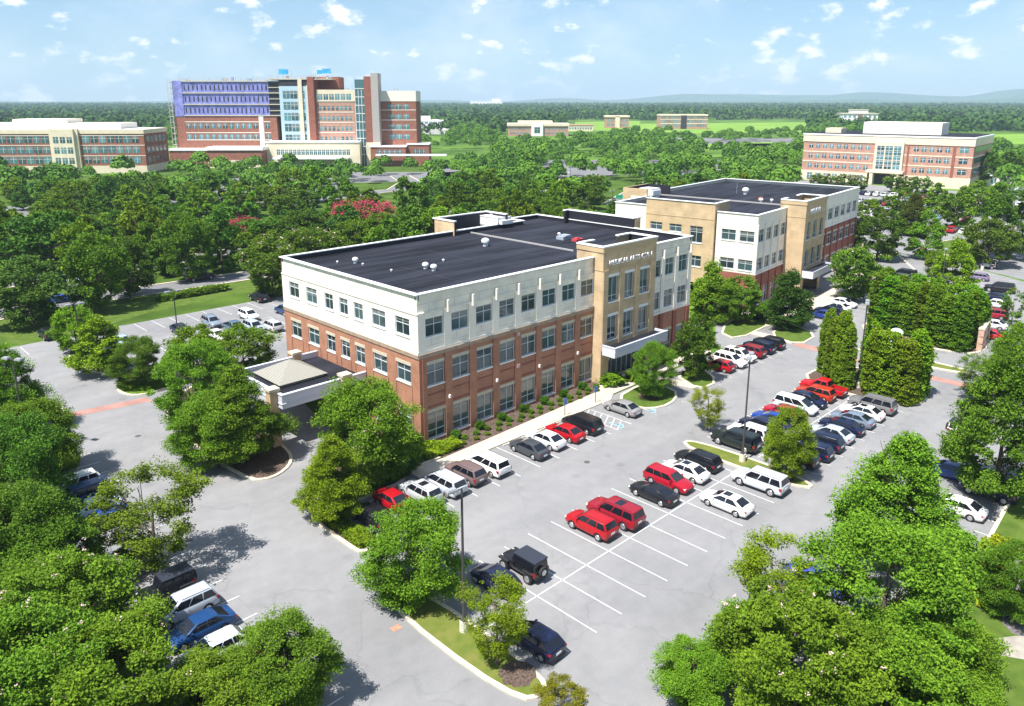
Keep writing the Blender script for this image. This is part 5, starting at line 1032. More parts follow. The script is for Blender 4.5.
FIELDS = [[(610.65,453.28), (769.73,354.56), (1466.05,678.40), (1172.45,862.94)], [(575.40,515.96), (646.85,475.32), (1232.89,907.52), (1098.82,985.98)], [(492.88,517.03), (579.47,483.92), (809.54,676.50), (724.58,760.00)], [(616.06,181.54), (688.53,142.29), (1079.30,225.86), (1004.96,298.92)], [(943.78,400.94), (999.20,346.48), (1292.44,449.36), (1220.85,519.71)], [(1192.20,355.44), (1329.79,279.44), (1572.70,331.38), (1464.56,437.65)], [(892.64,1089.64), (995.97,898.14), (1124.44,1014.09), (987.25,1205.00)], [(835, 540), (910, 540), (920, 620), (835, 620)], [(1070, 380), (1150, 380), (1150, 500), (1070, 500)], [(739.13,602.05), (773.24,568.53), (960.30,706.48), (918.00,748.05)]]
while f < 5200:
    st = 9+f*.0045; s = -.70*f
    while s < .70*f:
        s += st*random.uniform(.8, 1.5); x = CF.x*f+CR.x*s+random.uniform(-6, 6); y = CF.y*f+CR.y*s+random.uniform(-6, 6)
        if any(inpoly(x, y, k) for k in FIELDS): continue
        items.append((x, y, st*random.uniform(.5, .85), (10+st*.25)*random.uniform(.8, 1.35)))
    f += 14+f*.012
wood('far_woodland', items, 40, 6, .27, FL2, (1, 1, 1, 1))
# hills on the horizon
def hills():
    mb = MB(); n = 160
    for ring, (f, hh, sd_) in enumerate(((8200, 70, 2), (11000, 250, 9))):
        P = []
        for i in range(n+1):
            a = R_(45.5+46-92*i/n); t = i/n
            ht = hh*(.18+.5*max(0, math.sin(7*t+sd_))*.35+.3*max(0, math.sin(23*t+sd_*2))*.6+.12*math.sin(61*t)+.2*abs(math.sin(37*t+1)))
            ht *= (.25+.95*max(0, min(1, (t-.42)*2.2)))
            P.append((f*math.cos(a), f*math.sin(a), ht, a))
        for i in range(n):
            p, q = P[i], P[i+1]; k = 900
            for h0, h1, d0, d1 in ((0, 1, 0, k), (1, 0, k, 2*k)):
                mb.quad((p[0]+d0*math.cos(p[3]), p[1]+d0*math.sin(p[3]), p[2]*h0-1), (q[0]+d0*math.cos(q[3]), q[1]+d0*math.sin(q[3]), q[2]*h0-1), (q[0]+d1*math.cos(q[3]), q[1]+d1*math.sin(q[3]), q[2]*h1-1), (p[0]+d1*math.cos(p[3]), p[1]+d1*math.sin(p[3]), p[2]*h1-1))
    tag(mb.build('hills', mat('hill_woods', (.045, .095, .02), 1, .1, var=.3, vscale=.004)), kind='structure')
hills()

# ------------------------------------------------------------------ cars
def loft(st, mb=None):
    mb = mb or MB(); base = len(mb.v); n = None
    for x, hw, zb, zs, zt in st:
        r = [(0, zb), (hw*.86, zb), (hw, zb+.16), (hw*1.005, (zb+zs)/2), (hw*.985, zs-.10), (hw*.93, zs-.01), (hw*.72, zt), (0, zt+.02)]
        ring = [(x, y, z) for y, z in r]+[(x, -y, z) for y, z in r[-2:0:-1]]; n = len(ring); mb.v += ring
    for i in range(len(st)-1):
        for k in range(n):
            a = base+i*n+k; b = base+i*n+(k+1) % n; mb.f.append((a, b, b+n, a+n)); mb.m.append(0)
    mb.f.append(tuple(base+k for k in range(n))[::-1]); mb.m.append(0); mb.f.append(tuple(base+(len(st)-1)*n+k for k in range(n))); mb.m.append(0)
    return mb
SPEC = dict(
 sedan=dict(st=[(-2.42,.70,.36,.82,.86),(-2.34,.82,.28,.93,.98),(-2.0,.89,.22,.97,1.04),(-1.1,.92,.2,.97,1.04),(.9,.92,.2,.95,1.01),(1.3,.91,.2,.91,.98),(1.9,.88,.22,.83,.89),(2.28,.80,.26,.72,.77),(2.42,.66,.36,.58,.62)], g=(-1.98,1.30,.84,1.0,-1.05,.32,.65,1.47), win=[(.12,.51),(.525,.93)], wx=(-1.42,1.42), wr=.33),
 coupe=dict(st=[(-2.38,.70,.36,.86,.90),(-2.3,.82,.28,.96,1.01),(-1.9,.90,.22,1.0,1.06),(-1.1,.92,.2,.98,1.04),(.8,.92,.2,.94,1.0),(1.3,.91,.2,.89,.96),(1.9,.87,.22,.80,.86),(2.25,.78,.26,.70,.75),(2.4,.62,.36,.56,.60)], g=(-1.95,1.1,.82,1.0,-.85,.15,.60,1.38), win=[(.25,.85)], wx=(-1.4,1.42), wr=.34),
 hatch=dict(st=[(-2.12,.74,.38,.92,.98),(-2.05,.84,.28,1.0,1.06),(-1.6,.89,.22,1.0,1.06),(-.6,.90,.2,.98,1.04),(.9,.90,.2,.96,1.02),(1.3,.89,.2,.92,.99),(1.75,.85,.22,.84,.90),(2.05,.76,.26,.72,.77),(2.15,.64,.36,.60,.64)], g=(-2.02,1.25,.82,1.02,-1.45,.3,.66,1.52), win=[(.05,.29),(.305,.59),(.605,.94)], wx=(-1.28,1.30), wr=.32),
 suv=dict(st=[(-2.34,.76,.46,1.02,1.08),(-2.28,.87,.36,1.10,1.16),(-1.8,.93,.30,1.12,1.18),(-.8,.94,.28,1.10,1.16),(1.0,.94,.28,1.08,1.14),(1.4,.93,.28,1.05,1.12),(1.95,.90,.30,.98,1.04),(2.28,.82,.34,.86,.92),(2.4,.70,.44,.72,.76)], g=(-2.26,1.3,.86,1.13,-1.9,.45,.70,1.72), win=[(.03,.30),(.315,.60),(.615,.95)], wx=(-1.42,1.45), wr=.37, rails=True),
 bigsuv=dict(st=[(-2.62,.86,.50,1.12,1.16),(-2.56,.95,.40,1.18,1.22),(-2.0,1.0,.34,1.20,1.24),(-.8,1.01,.32,1.18,1.23),(1.2,1.01,.32,1.17,1.22),(1.6,1.0,.32,1.15,1.20),(2.2,.98,.34,1.10,1.15),(2.52,.94,.38,1.0,1.05),(2.6,.84,.46,.9,.94)], g=(-2.56,1.45,.92,1.19,-2.36,.72,.78,1.88), win=[(.03,.30),(.315,.60),(.615,.94)], wx=(-1.55,1.62), wr=.41, rails=True),
 minivan=dict(st=[(-2.52,.82,.42,1.04,1.08),(-2.46,.92,.32,1.10,1.14),(-1.9,.97,.24,1.10,1.14),(-.6,.98,.22,1.06,1.11),(1.2,.98,.22,1.02,1.08),(1.7,.96,.22,.98,1.04),(2.15,.90,.24,.86,.92),(2.42,.80,.3,.74,.78),(2.52,.66,.4,.62,.66)], g=(-2.46,1.85,.88,1.06,-2.2,.65,.74,1.75), win=[(.03,.31),(.325,.585),(.60,.93)], wx=(-1.5,1.55), wr=.35, rails=True),
 wagon=dict(st=[(-2.42,.76,.40,.94,1.0),(-2.36,.87,.30,1.04,1.09),(-1.9,.92,.24,1.05,1.10),(-.8,.93,.22,1.03,1.08),(1.0,.93,.22,1.0,1.06),(1.4,.92,.22,.96,1.02),(1.95,.88,.24,.88,.93),(2.3,.80,.28,.76,.81),(2.42,.68,.38,.64,.68)], g=(-2.34,1.28,.84,1.05,-2.0,.4,.68,1.60), win=[(.03,.30),(.315,.60),(.615,.95)], wx=(-1.42,1.45), wr=.35),
 pickup=dict(st=[(-2.85,.86,.55,1.04,1.05),(-2.8,.94,.48,1.10,1.10),(-2.0,.97,.40,1.12,1.12),(-.8,.98,.36,1.12,1.13),(1.1,.98,.36,1.12,1.17),(1.6,.97,.36,1.10,1.16),(2.3,.94,.38,1.04,1.10),(2.72,.88,.42,.94,1.0),(2.8,.78,.5,.82,.86)], g=(-.95,1.45,.90,1.13,-.75,.65,.74,1.84), win=[(.06,.44),(.48,.86)], wx=(-1.75,1.75), wr=.40, bed=True),
 jeep=dict(st=[(-2.0,.78,.55,1.10,1.12),(-1.95,.80,.5,1.12,1.14),(-1.0,.80,.45,1.12,1.14),(.5,.80,.45,1.10,1.13),(.8,.78,.45,1.08,1.12),(1.3,.70,.45,1.04,1.10),(1.8,.62,.48,1.0,1.06),(1.86,.60,.55,.96,1.02)], g=(-1.95,.62,.78,1.12,-1.9,.42,.72,1.86), win=[(.05,.33),(.38,.62),(.66,.93)], wx=(-1.3,1.35), wr=.42, jeep=True))
def smooth(me, ang=38):
    me.polygons.foreach_set('use_smooth', [True]*len(me.polygons))
    try: me.set_sharp_from_angle(angle=R_(ang))
    except Exception: pass
def lerp(a, b, t): return a+(b-a)*t
def car_proto(kind, sunroof=False):
    sp = SPEC[kind]; mb = loft(sp['st']); xb0, xb1, hb, zb, xt0, xt1, ht, zt = sp['g']
    # greenhouse with softened roof edge
    low = mb; mb = MB(); i = 0
    rings = [(xb0, xb1, hb, zb-.06, .10), (xb0+.0, xb1, hb, zb, .10), (lerp(xb0, xt0, .88), lerp(xb1, xt1, .88), lerp(hb, ht, .88), lerp(zb, zt, .86), .12), (xt0, xt1, ht*.98, zt-.030, .12), (xt0+.10, xt1-.12, ht*.90, zt, .12), (xt0+.35, xt1-.40, ht*.6, zt+.022, .10)]
    for a, b, h, z, c in rings:
        mb.v += [(a+c*.5, -h, z), (b-c, -h, z), (b, -h+c*.9, z), (b, h-c*.9, z), (b-c, h, z), (a+c*.5, h, z), (a, h-c*.8, z), (a, -h+c*.8, z)]
    for j in range(len(rings)-1):
        for k in range(8): mb.f.append((i+j*8+k, i+j*8+(k+1) % 8, i+(j+1)*8+(k+1) % 8, i+(j+1)*8+k)); mb.m.append(0)
    mb.f.append(tuple(i+(len(rings)-1)*8+k for k in range(8))); mb.m.append(0); mb.f.append(tuple(i+k for k in range(8))[::-1]); mb.m.append(0)
    if sp.get('rails'):
        pass
    gh = mb; me = low.mesh('body', PAINT); bb = bmesh.new(); bb.from_mesh(me); bmesh.ops.recalc_face_normals(bb, faces=bb.faces); bb.to_mesh(me); bb.free(); o = bpy.data.objects.new('tmp', me); COL.objects.link(o)
    cut = MB(); r = sp['wr']; hw = sp['st'][4][1]
    for wx in sp['wx']:
        for s in (1, -1): cut.tube((wx, s*(hw-.26), r*.98), (wx, s*(hw+.4), r*.98), r+.065, r+.065, 16)
    if sp.get('bed'): cut.box(-2.68, -1.02, -.80, .80, .62, 1.6)
    if not sp.get('jeep'):
        co = bpy.data.objects.new('cut', cut.mesh('cut', TRIMB)); COL.objects.link(co)
        md = o.modifiers.new('b', 'BOOLEAN'); md.object = co; md.operation = 'DIFFERENCE'; md.solver = 'EXACT'
        bpy.context.view_layer.update(); dg = bpy.context.evaluated_depsgraph_get(); me2 = bpy.data.meshes.new_from_object(o.evaluated_get(dg)); me2.materials.clear(); me2.materials.append(PAINT); me2.polygons.foreach_set('material_index', [0]*len(me2.polygons))
        bpy.data.objects.remove(co); me = me2
    bpy.data.objects.remove(o); gm = gh.mesh('g', PAINT); bb = bmesh.new(); bb.from_mesh(gm); bmesh.ops.recalc_face_normals(bb, faces=bb.faces); bb.from_mesh(me); me = bpy.data.meshes.new('body'); bb.to_mesh(me); bb.free(); me.materials.append(PAINT)
    smooth(me); me.name = 'body'
    e = empty('parked_car', (0, 0, -500)); body = link('body', me, e)
    def part(nm, m_, mat_, par=e): return link(nm, m_.mesh(nm, mat_), par)
    def side(s, a, t, y): # point on side glass
        x = lerp(lerp(xb0, xb1, a), lerp(xt0, xt1, a), t); return (x, y*(lerp(hb, ht, t)+.012-.0*t), lerp(zb, zt, t))
    for y in (1, -1):
        for a, b in sp['win']:
            q = [side(0, a, .04, y), side(0, b, .04, y), side(0, b-.02, .88, y), side(0, a+.01, .88, y)]
            if y > 0: q = q[::-1]
            w = MB(); w.poly(q); part('side_window', w, CGLASS)
    def fr(a0, a1, h0, h1, t0, t1, sgn, nm):
        p = [(lerp(a0, a1, t0)+sgn*.014, -lerp(h0, h1, t0)*.84, lerp(zb, zt, t0)), (lerp(a0, a1, t0)+sgn*.014, lerp(h0, h1, t0)*.84, lerp(zb, zt, t0)), (lerp(a0, a1, t1)+sgn*.014, lerp(h0, h1, t1)*.84, lerp(zb, zt, t1)), (lerp(a0, a1, t1)+sgn*.014, -lerp(h0, h1, t1)*.84, lerp(zb, zt, t1))]
        p = [(x, y, z+.012) for x, y, z in p]
        w = MB(); w.poly(p if sgn > 0 else p[::-1]); part(nm, w, CGLASS)
    fr(xb1, xt1, hb, ht, .05, .88, 1, 'windshield'); fr(xb0, xt0, hb, ht, .08, .86, -1, 'rear_window')
    if sunroof:
        w = MB(); xm = (xt0+xt1)/2+.25; w.box(xm-.36, xm+.36, -ht*.62, ht*.62, zt+.0, zt+.028); part('sunroof', w, CGLASS)
    if sp.get('rails'):
        for y in (1, -1):
            w = MB(); w.tube((xt0+.15, y*ht*.90, zt+.02), (xt1-.2, y*ht*.90, zt+.02), .022, .022, 5); part('roof_rail', w, TRIMB)
    xr = sp['st'][1][0]; xf = sp['st'][-2][0]; hr = sp['st'][1][1]; hf = sp['st'][-2][1]; zr = sp['st'][1][3]; zf = sp['st'][-2][3]
    tall = kind in ('suv', 'bigsuv', 'minivan', 'jeep', 'pickup')
    for y in (1, -1):
        w = MB(); a, b = sorted((y*hr*1.0+y*.012, y*hr*.70)); w.box(xr-.045, xr+.22, a, b, zr-(.36 if tall else .22), zr-.06); part('tail_light', w, TAILL)
        w = MB(); a, b = sorted((y*hf*1.0, y*hf*.62)); w.box(xf-.16, xf+.05, a, b, zf-.12, zf+.0); part('headlight', w, HEADL)
        w = MB(); a, b = sorted((y*(hb+.04), y*(hb+.24))); w.box(xb1-.52, xb1-.38, a, b, zb+.0, zb+.14); part('wing_mirror', w, PAINT)
    w = MB(); w.box(sp['st'][0][0]-.03, sp['st'][0][0]+.03, -.24, .24, zr-.40, zr-.24); part('number_plate', w, PLATE)
    w = MB(); w.box(sp['st'][0][0]-.02, sp['st'][1][0]+.1, -hr*.8, hr*.8, sp['st'][0][2]-.12, sp['st'][0][2]+.10); part('rear_bumper', w, TRIMB)
    w = MB(); w.box(sp['st'][-1][0]-.12, sp['st'][-1][0]+.015, -hf*.66, hf*.66, zf-.38, zf-.20); part('grille', w, TRIMB)
    if sp.get('bed'): w = MB(); w.box(-2.67, -1.03, -.79, .79, .625, .65); part('bed_floor', w, TRIMB)
    if sp.get('jeep'):
        for y in (1, -1):
            for wx in sp['wx']: w = MB(); w.box(wx-.52, wx+.52, min(y*.62, y*.96), max(y*.62, y*.96), .88, .98); part('fender', w, TRIMB)
        w = MB(); w.box(xt0-.03, xt1-.05, -.74, .74, 1.80, 1.90); part('hard_top', w, mat('black_hard_top', (.03, .035, .05), .45))
        w = MB(); w.tube((-2.04, 0, 1.0), (-2.26, 0, 1.0), .41, .41, 16); sw = part('spare_wheel', w, TYRE); w = MB(); w.tube((-2.262, 0, 1.0), (-2.28, 0, 1.0), .24, .20, 12); part('rim', w, RIM, sw)
        hw = .80
    for wx in sp['wx']:
        for y in (1, -1):
            w = MB(); yo = y*(hw-.02 if not sp.get('jeep') else .95); w.tube((wx, yo-y*.23, r), (wx, yo, r), r, r, 18); wh = part('wheel', w, TYRE)
            w = MB(); w.tube((wx, yo-y*.02, r), (wx, yo+y*.012, r), r*.68, r*.60, 14); part('rim', w, RIM, wh)
    return e
CP = {}
def car(kind, col, x, y, d, lb_, group=None, lod=2, sunroof=False, z=0.0):
    key = (kind, sunroof)
    if key not in CP: CP[key] = car_proto(kind, sunroof)
    rd = random.Random(int(x*77+y*13)); ang = {'N': 90, 'S': -90, 'E': 0, 'W': 180}[d] if isinstance(d, str) else d
    skip = () if lod == 2 else ('number_plate', 'rear_bumper', 'grille', 'wing_mirror', 'roof_rail', 'rim', 'headlight', 'tail_light')
    c = clone(CP[key], None, skip); c.name = 'parked_car'; c.location = (x, y, z); c.rotation_euler = (0, 0, R_(ang+rd.uniform(-1.2, 1.2))); c['label'] = lb_; c['category'] = 'car'
    if group: c['group'] = group
    for ch in kids(c):
        if ch.name.split('.')[0] in ('body', 'wing_mirror'): ch.color = (*col, 1)
    return c
BK = (.012, .012, .016); WH = (.80, .79, .76); SI = (.46, .47, .50); NV = (.007, .012, .042); BL = (.015, .05, .24); RD = (.37, .006, .012); DR = (.22, .010, .020); GY = (.13, .13, .145); LB = (.22, .30, .42); MV = (.16, .11, .11); OR = (.42, .035, .012); DG = (.05, .055, .065)
GF = 'cars parked in front of the near office building'; GM = 'cars parked in the middle double row'; GS = 'cars parked along the wall of the second building'; GL = 'cars parked in the row at lower left'; GB = 'cars in the lot left of the near building'; GR = 'cars at the right edge'
CARS = [
 ('wagon', BK, 34.3, 52.4, 'N', 'black car beside the shrubs of the corner island, half shaded by trees', GF),
 ('sedan', RD, 37.2, 53.0, 'S', 'red car between the black car and the silver car with the black sunroof', GF),
 ('suv', SI, 39.9, 52.7, 'N', 'silver car with black roof glass left of the silver minivan', GF, True),
 ('minivan', (.52, .54, .58), 42.6, 52.6, 'N', 'silver minivan behind the foreground lamp post', GF),
 ('suv', MV, 45.4, 52.7, 'N', 'mauve brown crossover between the silver and the white minivan', GF),
 ('minivan', WH, 48.25, 52.6, 'N', 'white minivan with an empty stall on its right', GF),
 ('sedan', DG, 53.9, 52.3, 'N', 'dark grey sedan right of the empty stall before the brick wall', GF),
 ('sedan', (.60, .62, .62), 56.75, 52.6, 'N', 'silver white sedan left of the red sedan by the brick wall', GF),
 ('sedan', RD, 59.6, 52.4, 'N', 'red sedan left of the black minivan by the brick wall', GF),
 ('minivan', BK, 62.6, 52.5, 'N', 'black minivan left of the hatched aisle', GF),
 ('sedan', (.25, .245, .25), 69.7, 52.3, 'N', 'grey sedan between the hatched aisle and the small lawn', GF),
 ('hatch', RD, 91.2, 52.2, 'N', 'red compact car nearest the dark tree in the second kerbside row', GS),
 ('suv', WH, 94.0, 52.2, 'S', 'white crossover right of the red compact car', GS),
 ('suv', WH, 96.9, 52.4, 'S', 'second white crossover, left of the dark red one', GS, True),
 ('suv', DR, 99.7, 52.4, 'N', 'dark red crossover left of the blue one', GS),
 ('suv', NV, 102.5, 52.4, 'N', 'dark blue crossover second from the brick crossing', GS),
 ('suv', BK, 105.3, 52.3, 'N', 'black crossover next to the brick crossing', GS),
 ('hatch', (.02, .04, .20), 126.6, 53.6, 'N', 'blue hatchback right of the dark magnolia', GS),
 ('suv', NV, 129.4, 53.8, 'N', 'navy car right of the blue hatchback by the magnolia', GS),
 ('sedan', WH, 133.4, 54.2, 'N', 'white sedan right of the navy car', GS),
 ('sedan', WH, 137.0, 54.6, 'S', 'white sedan next to the round crape myrtle', GS),
 ('hatch', NV, 150.3, 53.0, 'N', 'navy hatchback just right of the round crape myrtle', GS),
 ('hatch', (.10, .06, .16), 153.4, 53.4, 'N', 'purplish hatchback next to the tiny grass island', GS),
 ('suv', (.62, .62, .64), 160.6, 54.4, 'N', 'silver white crossover with dark windows in the far kerbside row', GS),
 ('suv', DG, 164.6, 55.0, 'N', 'dark grey car right of the silver white crossover', GS),
 ('bigsuv', BK, 169.0, 55.6, 'N', 'large black car at the end of the far kerbside row', GS),
 ('sedan', RD, 199.5, 61.8, 20, 'red car driving away past the conical tree', None),
 ('jeep', BK, 38.5, 37.9, 'N', 'black off road car with a hard top and spare wheel', GM),
 ('hatch', (.012, .016, .045), 35.65, 38.1, 'N', 'black navy car between the island tree and the black off road car', GM),
 ('hatch', NV, 32.95, 31.3, 'N', 'dark blue hatchback behind the yellow green island tree', GM),
 ('suv', RD, 46.9, 38.0, 'N', 'bright red crossover with black roof bars left of the dark red one', GM),
 ('bigsuv', (.26, .010, .022), 49.8, 37.7, 'N', 'dark red large car with sunroof right of the bright red one', GM, True),
 ('coupe', BK, 55.4, 37.6, 'N', 'black two door car left of the red car facing the camera', GM),
 ('wagon', (.34, .007, .02), 58.4, 38.0, 'S', 'red car facing the camera between the black coupe and the white sedan', GM),
 ('sedan', WH, 61.25, 38.0, 'N', 'white sedan between the red car and the black wagon', GM, True),
 ('wagon', BK, 64.1, 38.4, 'N', 'black wagon left of the grass island', GM),
 ('sedan', WH, 58.6, 31.9, 'N', 'white sedan with dark sunroof alone among the empty stalls', GM, True),
 ('bigsuv', (.52, .54, .58), 64.3, 31.7, 'N', 'silver large car beside the island tree', GM),
 ('bigsuv', (.014, .020, .02), 70.9, 38.0, 'N', 'large black car right beside the middle lamp post', GM),
 ('suv', WH, 73.7, 38.0, 'N', 'white crossover behind the large black car', GM),
 ('wagon', NV, 76.5, 38.2, 'N', 'dark navy car between the white crossover and the bright blue car', GM),
 ('coupe', (.01, .045, .26), 79.3, 38.2, 'N', 'bright blue coupe in the middle row', GM),
 ('sedan', (.34, .010, .03), 82.1, 38.2, 'N', 'crimson sedan right of the bright blue coupe', GM),
 ('minivan', (.62, .66, .70), 84.9, 38.1, 'S', 'silver white minivan facing the camera right of the crimson sedan', GM),
 ('hatch', NV, 87.7, 37.9, 'S', 'dark blue small car right of the silver white minivan', GM),
 ('suv', OR, 90.3, 38.2, 'N', 'orange red crossover beside the narrow hedge', GM),
 ('pickup', (.45, .008, .014), 92.9, 38.4, 'N', 'bright red pickup truck in front of the narrow hedge', GM),
 ('suv', BK, 71.6, 31.8, 'N', 'black crossover half hidden by the island tree', GM),
 ('wagon', NV, 74.4, 31.6, 'N', 'navy wagon behind the island tree', GM),
 ('suv', NV, 77.2, 31.6, 'N', 'navy crossover right of the island tree', GM),
 ('sedan', (.42, .46, .52), 80.1, 31.8, 'N', 'silver sedan between two navy cars', GM),
 ('sedan', NV, 82.9, 31.8, 'N', 'navy sedan right of the silver one', GM),
 ('sedan', (.16, .20, .26), 85.8, 31.8, 'N', 'blue grey sedan left of the white sedan at the row end', GM),
 ('sedan', WH, 88.6, 31.8, 'N', 'white sedan left of the grey car at the row end', GM, True),
 ('bigsuv', (.17, .165, .17), 91.5, 31.8, 'N', 'grey large car at the row end by the wide hedge', GM),
 ('jeep', BK, 17.2, 54.2, 'W', 'black off road car in the shade of the open branched tree', GL),
 ('suv', (.42, .46, .52), 17.3, 51.2, 'W', 'silver blue crossover below the black off road car', GL),
 ('sedan', (.008, .045, .15), 17.2, 48.3, 'W', 'blue sedan below the silver blue crossover', GL),
 ('hatch', (.62, .70, .70), 17.0, 45.4, 'W', 'white car below the blue sedan at lower left', GL),
 ('hatch', (.45, .02, .03), 17.2, 42.0, 'W', 'red car mostly hidden by foliage at lower left', GL),
 ('suv', WH, 17.3, 76.6, 'W', 'white car at the top of the upper left group', GL),
 ('bigsuv', (.01, .03, .13), 17.1, 73.7, 'W', 'large blue car under the white one in the upper left group', GL),
 ('sedan', (.55, .62, .68), 17.2, 70.9, 'W', 'pale silver car third in the upper left group', GL),
 ('sedan', BL, 17.3, 68.1, 'W', 'blue car lowest in the upper left group', GL),
 ('suv', WH, 17.2, 60.4, 'W', 'white car glimpsed through the open branched tree', GL),
 ('pickup', (.015, .04, .24), 15.8, 95.0, 'E', 'blue pickup truck at the left by the brick crossing', None),
 ('hatch', (.30, .02, .04), 17.6, 83.6, 'W', 'dark red car hidden behind the broad left tree', GL),
 ('suv', BK, *(29.60,133.20), 'N', 'black car parked at the upper left corner of the left lot', GB),
 ('sedan', (.35, .45, .50), *(36.67,121.27), 'S', 'pale teal car behind the yellow tinged tree', GB),
 ('sedan', NV, *(33.74,116.22), 'N', 'dark car hidden right of the yellow tinged tree', GB),
 ('sedan', NV, *(45.45,121.37), 'S', 'navy sedan alone at the left of the back lot group', GB),
 ('suv', (.20, .24, .30), *(50.68,121.76), 'S', 'grey blue crossover in the back lot group', GB),
 ('sedan', WH, *(48.14,114.25), 'S', 'white sedan in front of the grey blue crossover', GB),
 ('pickup', (.07, .12, .16), *(51.83,115.87), 'S', 'dark teal pickup truck in the middle of the back lot group', GB),
 ('suv', (.75, .73, .68), *(56.96,121.46), 'S', 'cream white crossover at the rear of the back lot group', GB),
 ('suv', (.40, .46, .54), *(54.26,114.27), 'S', 'silver blue crossover in the back lot group', GB),
 ('suv', (.55, .55, .55), *(56.59,112.76), 'N', 'silver crossover nearest the brick corner in the back lot', GB),
 ('suv', (.02, .05, .14), *(62.88,120.08), 'N', 'dark blue car half hidden by the brick corner', GB),
 ('suv', BK, *(63.93,131.61), 'N', 'black car beside the crape myrtle at the back of the lot', GB),
 ('pickup', BK, *(63.59,156.07), -6, 'black truck on the road behind the left lot', None),
 ('minivan', WH, *(64.83,161.45), -4, 'white van beside the black truck on the road', None),
 ('sedan', (.04, .09, .35), *(37.81,156.26), 'E', 'blue car under the trees by the left roads', None),
 ('minivan', (.6, .65, .68), *(43.88,166.80), 'E', 'white van under the trees by the left roads', None),
 ('sedan', WH, *(72.68,17.11), 'N', 'white sedan at the kerb behind the narrow topped right tree', GR),
 ('suv', (.015, .02, .05), *(78.07,15.89), 'N', 'dark blue car in the shade at the right edge', GR),
 ('jeep', WH, *(90.39,21.07), 'S', 'white off road car peeking out left of the tall right tree', GR),
 ('sedan', BL, *(79.74,19.83), 'N', 'blue car hidden behind the right foreground tree', GR),
 ('suv', SI, *(69.29,18.52), 'N', 'silver car hidden behind the right foreground tree', GR),
 ('sedan', (.04, .06, .3), *(53.19,21.09), 'N', 'blue car glimpsed through the lower right trees', GR),
 ('suv', SI, *(49.82,21.83), 'N', 'silver car glimpsed through the lower right trees', GR),
 ('sedan', (.5, .012, .02), *(133.89,30.72), 97, 'red car nearest the pink wall in the right row', GR),
 ('sedan', (.66, .66, .7), *(140.38,32.00), 97, 'white sedan behind the red car in the right row', GR),
 ('suv', (.28, .012, .03), *(147.34,33.52), 97, 'dark red car in the right row', GR),
 ('sedan', WH, *(155.76,35.38), 97, 'white sedan in the middle of the right row', GR),
 ('sedan', NV, *(161.43,36.84), 97, 'dark blue sedan behind the white one in the right row', GR),
 ('bigsuv', BK, *(169.10,37.96), 97, 'large black car at the far end of the right row', GR),
 ('pickup', BK, *(163.45,43.51), 97, 'black pickup behind the clipped screen', GR),
 ('sedan', (.6, .66, .75), *(159.68,41.71), 97, 'pale blue white car behind the clipped screen', GR),
 ('jeep', WH, *(191.93,46.44), 97, 'white off road car in the middle of the right lot', GR),
 ('hatch', (.20, .16, .25), *(177.55,44.08), 97, 'purplish grey car left of the lot lines', GR),
]
for c in CARS: car(c[0], c[1], c[2], c[3], c[4], c[5], c[6], 2, len(c) > 7)
# distant rows: each car still its own object
random.seed(77)
PAL = [('white', WH), ('silver', SI), ('black', BK), ('grey', GY), ('dark blue', NV), ('red', RD), ('pale blue', LB), ('dark red', DR), ('white', WH), ('silver', (.55, .56, .58))]
FAR = [0]
def rowcars(p, d, n, ang, where, occ=.75, gap=2.9):
    p = Vector(p); d = Vector(d).normalized()
    for k in range(n):
        if random.random() > occ or FAR[0] > 215: continue
        q = p+d*gap*k; 
        if any((q.x-a)**2+(q.y-b)**2 < (c*.35)**2 for a, b, c in NEAR): continue
        cn, cc = random.choice(PAL); kd = random.choice(['sedan', 'suv', 'minivan', 'hatch', 'wagon', 'bigsuv', 'pickup'])
        bt = {'sedan': 'saloon', 'suv': 'crossover', 'minivan': 'minivan', 'hatch': 'hatchback', 'wagon': 'estate car', 'bigsuv': 'large off roader', 'pickup': 'pickup'}[kd]
        car(kd, cc, q.x, q.y, ang+random.choice((0, 180)), '%s %s %s' % (cn, bt, where), 'cars in the distant lots', 1); FAR[0] += 1
for i, (y0, n_) in enumerate(((120, 9), (132, 9), (146, 10))):
    for j in range(4): rowcars((232+j*26, y0-8-j*2), (.12, -1), n_+6, 3, ['in the lot before the pink brick block', 'in the lot left of the pink brick block'][i > 1], .8)
for j in range(4): rowcars((196+j*18, 30), (.12, -1), 14, 3, 'in the right hand lot beyond the yellow green tree', .6)
for j in range(3): rowcars((238+j*22, 70), (.12, -1), 18, 3, 'in the far right lot beyond the grass island', .8)
for a, b, n_, w_ in (((55.22,285.62), (70.61,279.68), 22, 'in the lot at the far left behind the road'), ((110.59,311.92), (175.28,287.72), 30, 'in the hospital lot behind the wooded belt'), ((124.17,348.92), (191.78,306.06), 30, 'in the lot right before the hospital'), ((94.96,297.86), (124.43,281.01), 18, 'in the lot behind the dark trees at the left'), ((202.64,314.63), (250.88,288.00), 22, 'beside the hospital entrance'), ((215.38,270.79), (254.55,257.05), 16, 'in the lot beyond the near roof'), ((296.37,273.68), (378.30,227.12), 26, 'in the lot above the second roof'), ((558.80,405.10), (666.66,322.12), 14, 'along the far field')):
    d = Vector(b)-Vector(a); rowcars(a, d, n_, math.degrees(math.atan2(d.y, d.x))+90, w_, .7, max(3.0, d.length/n_))

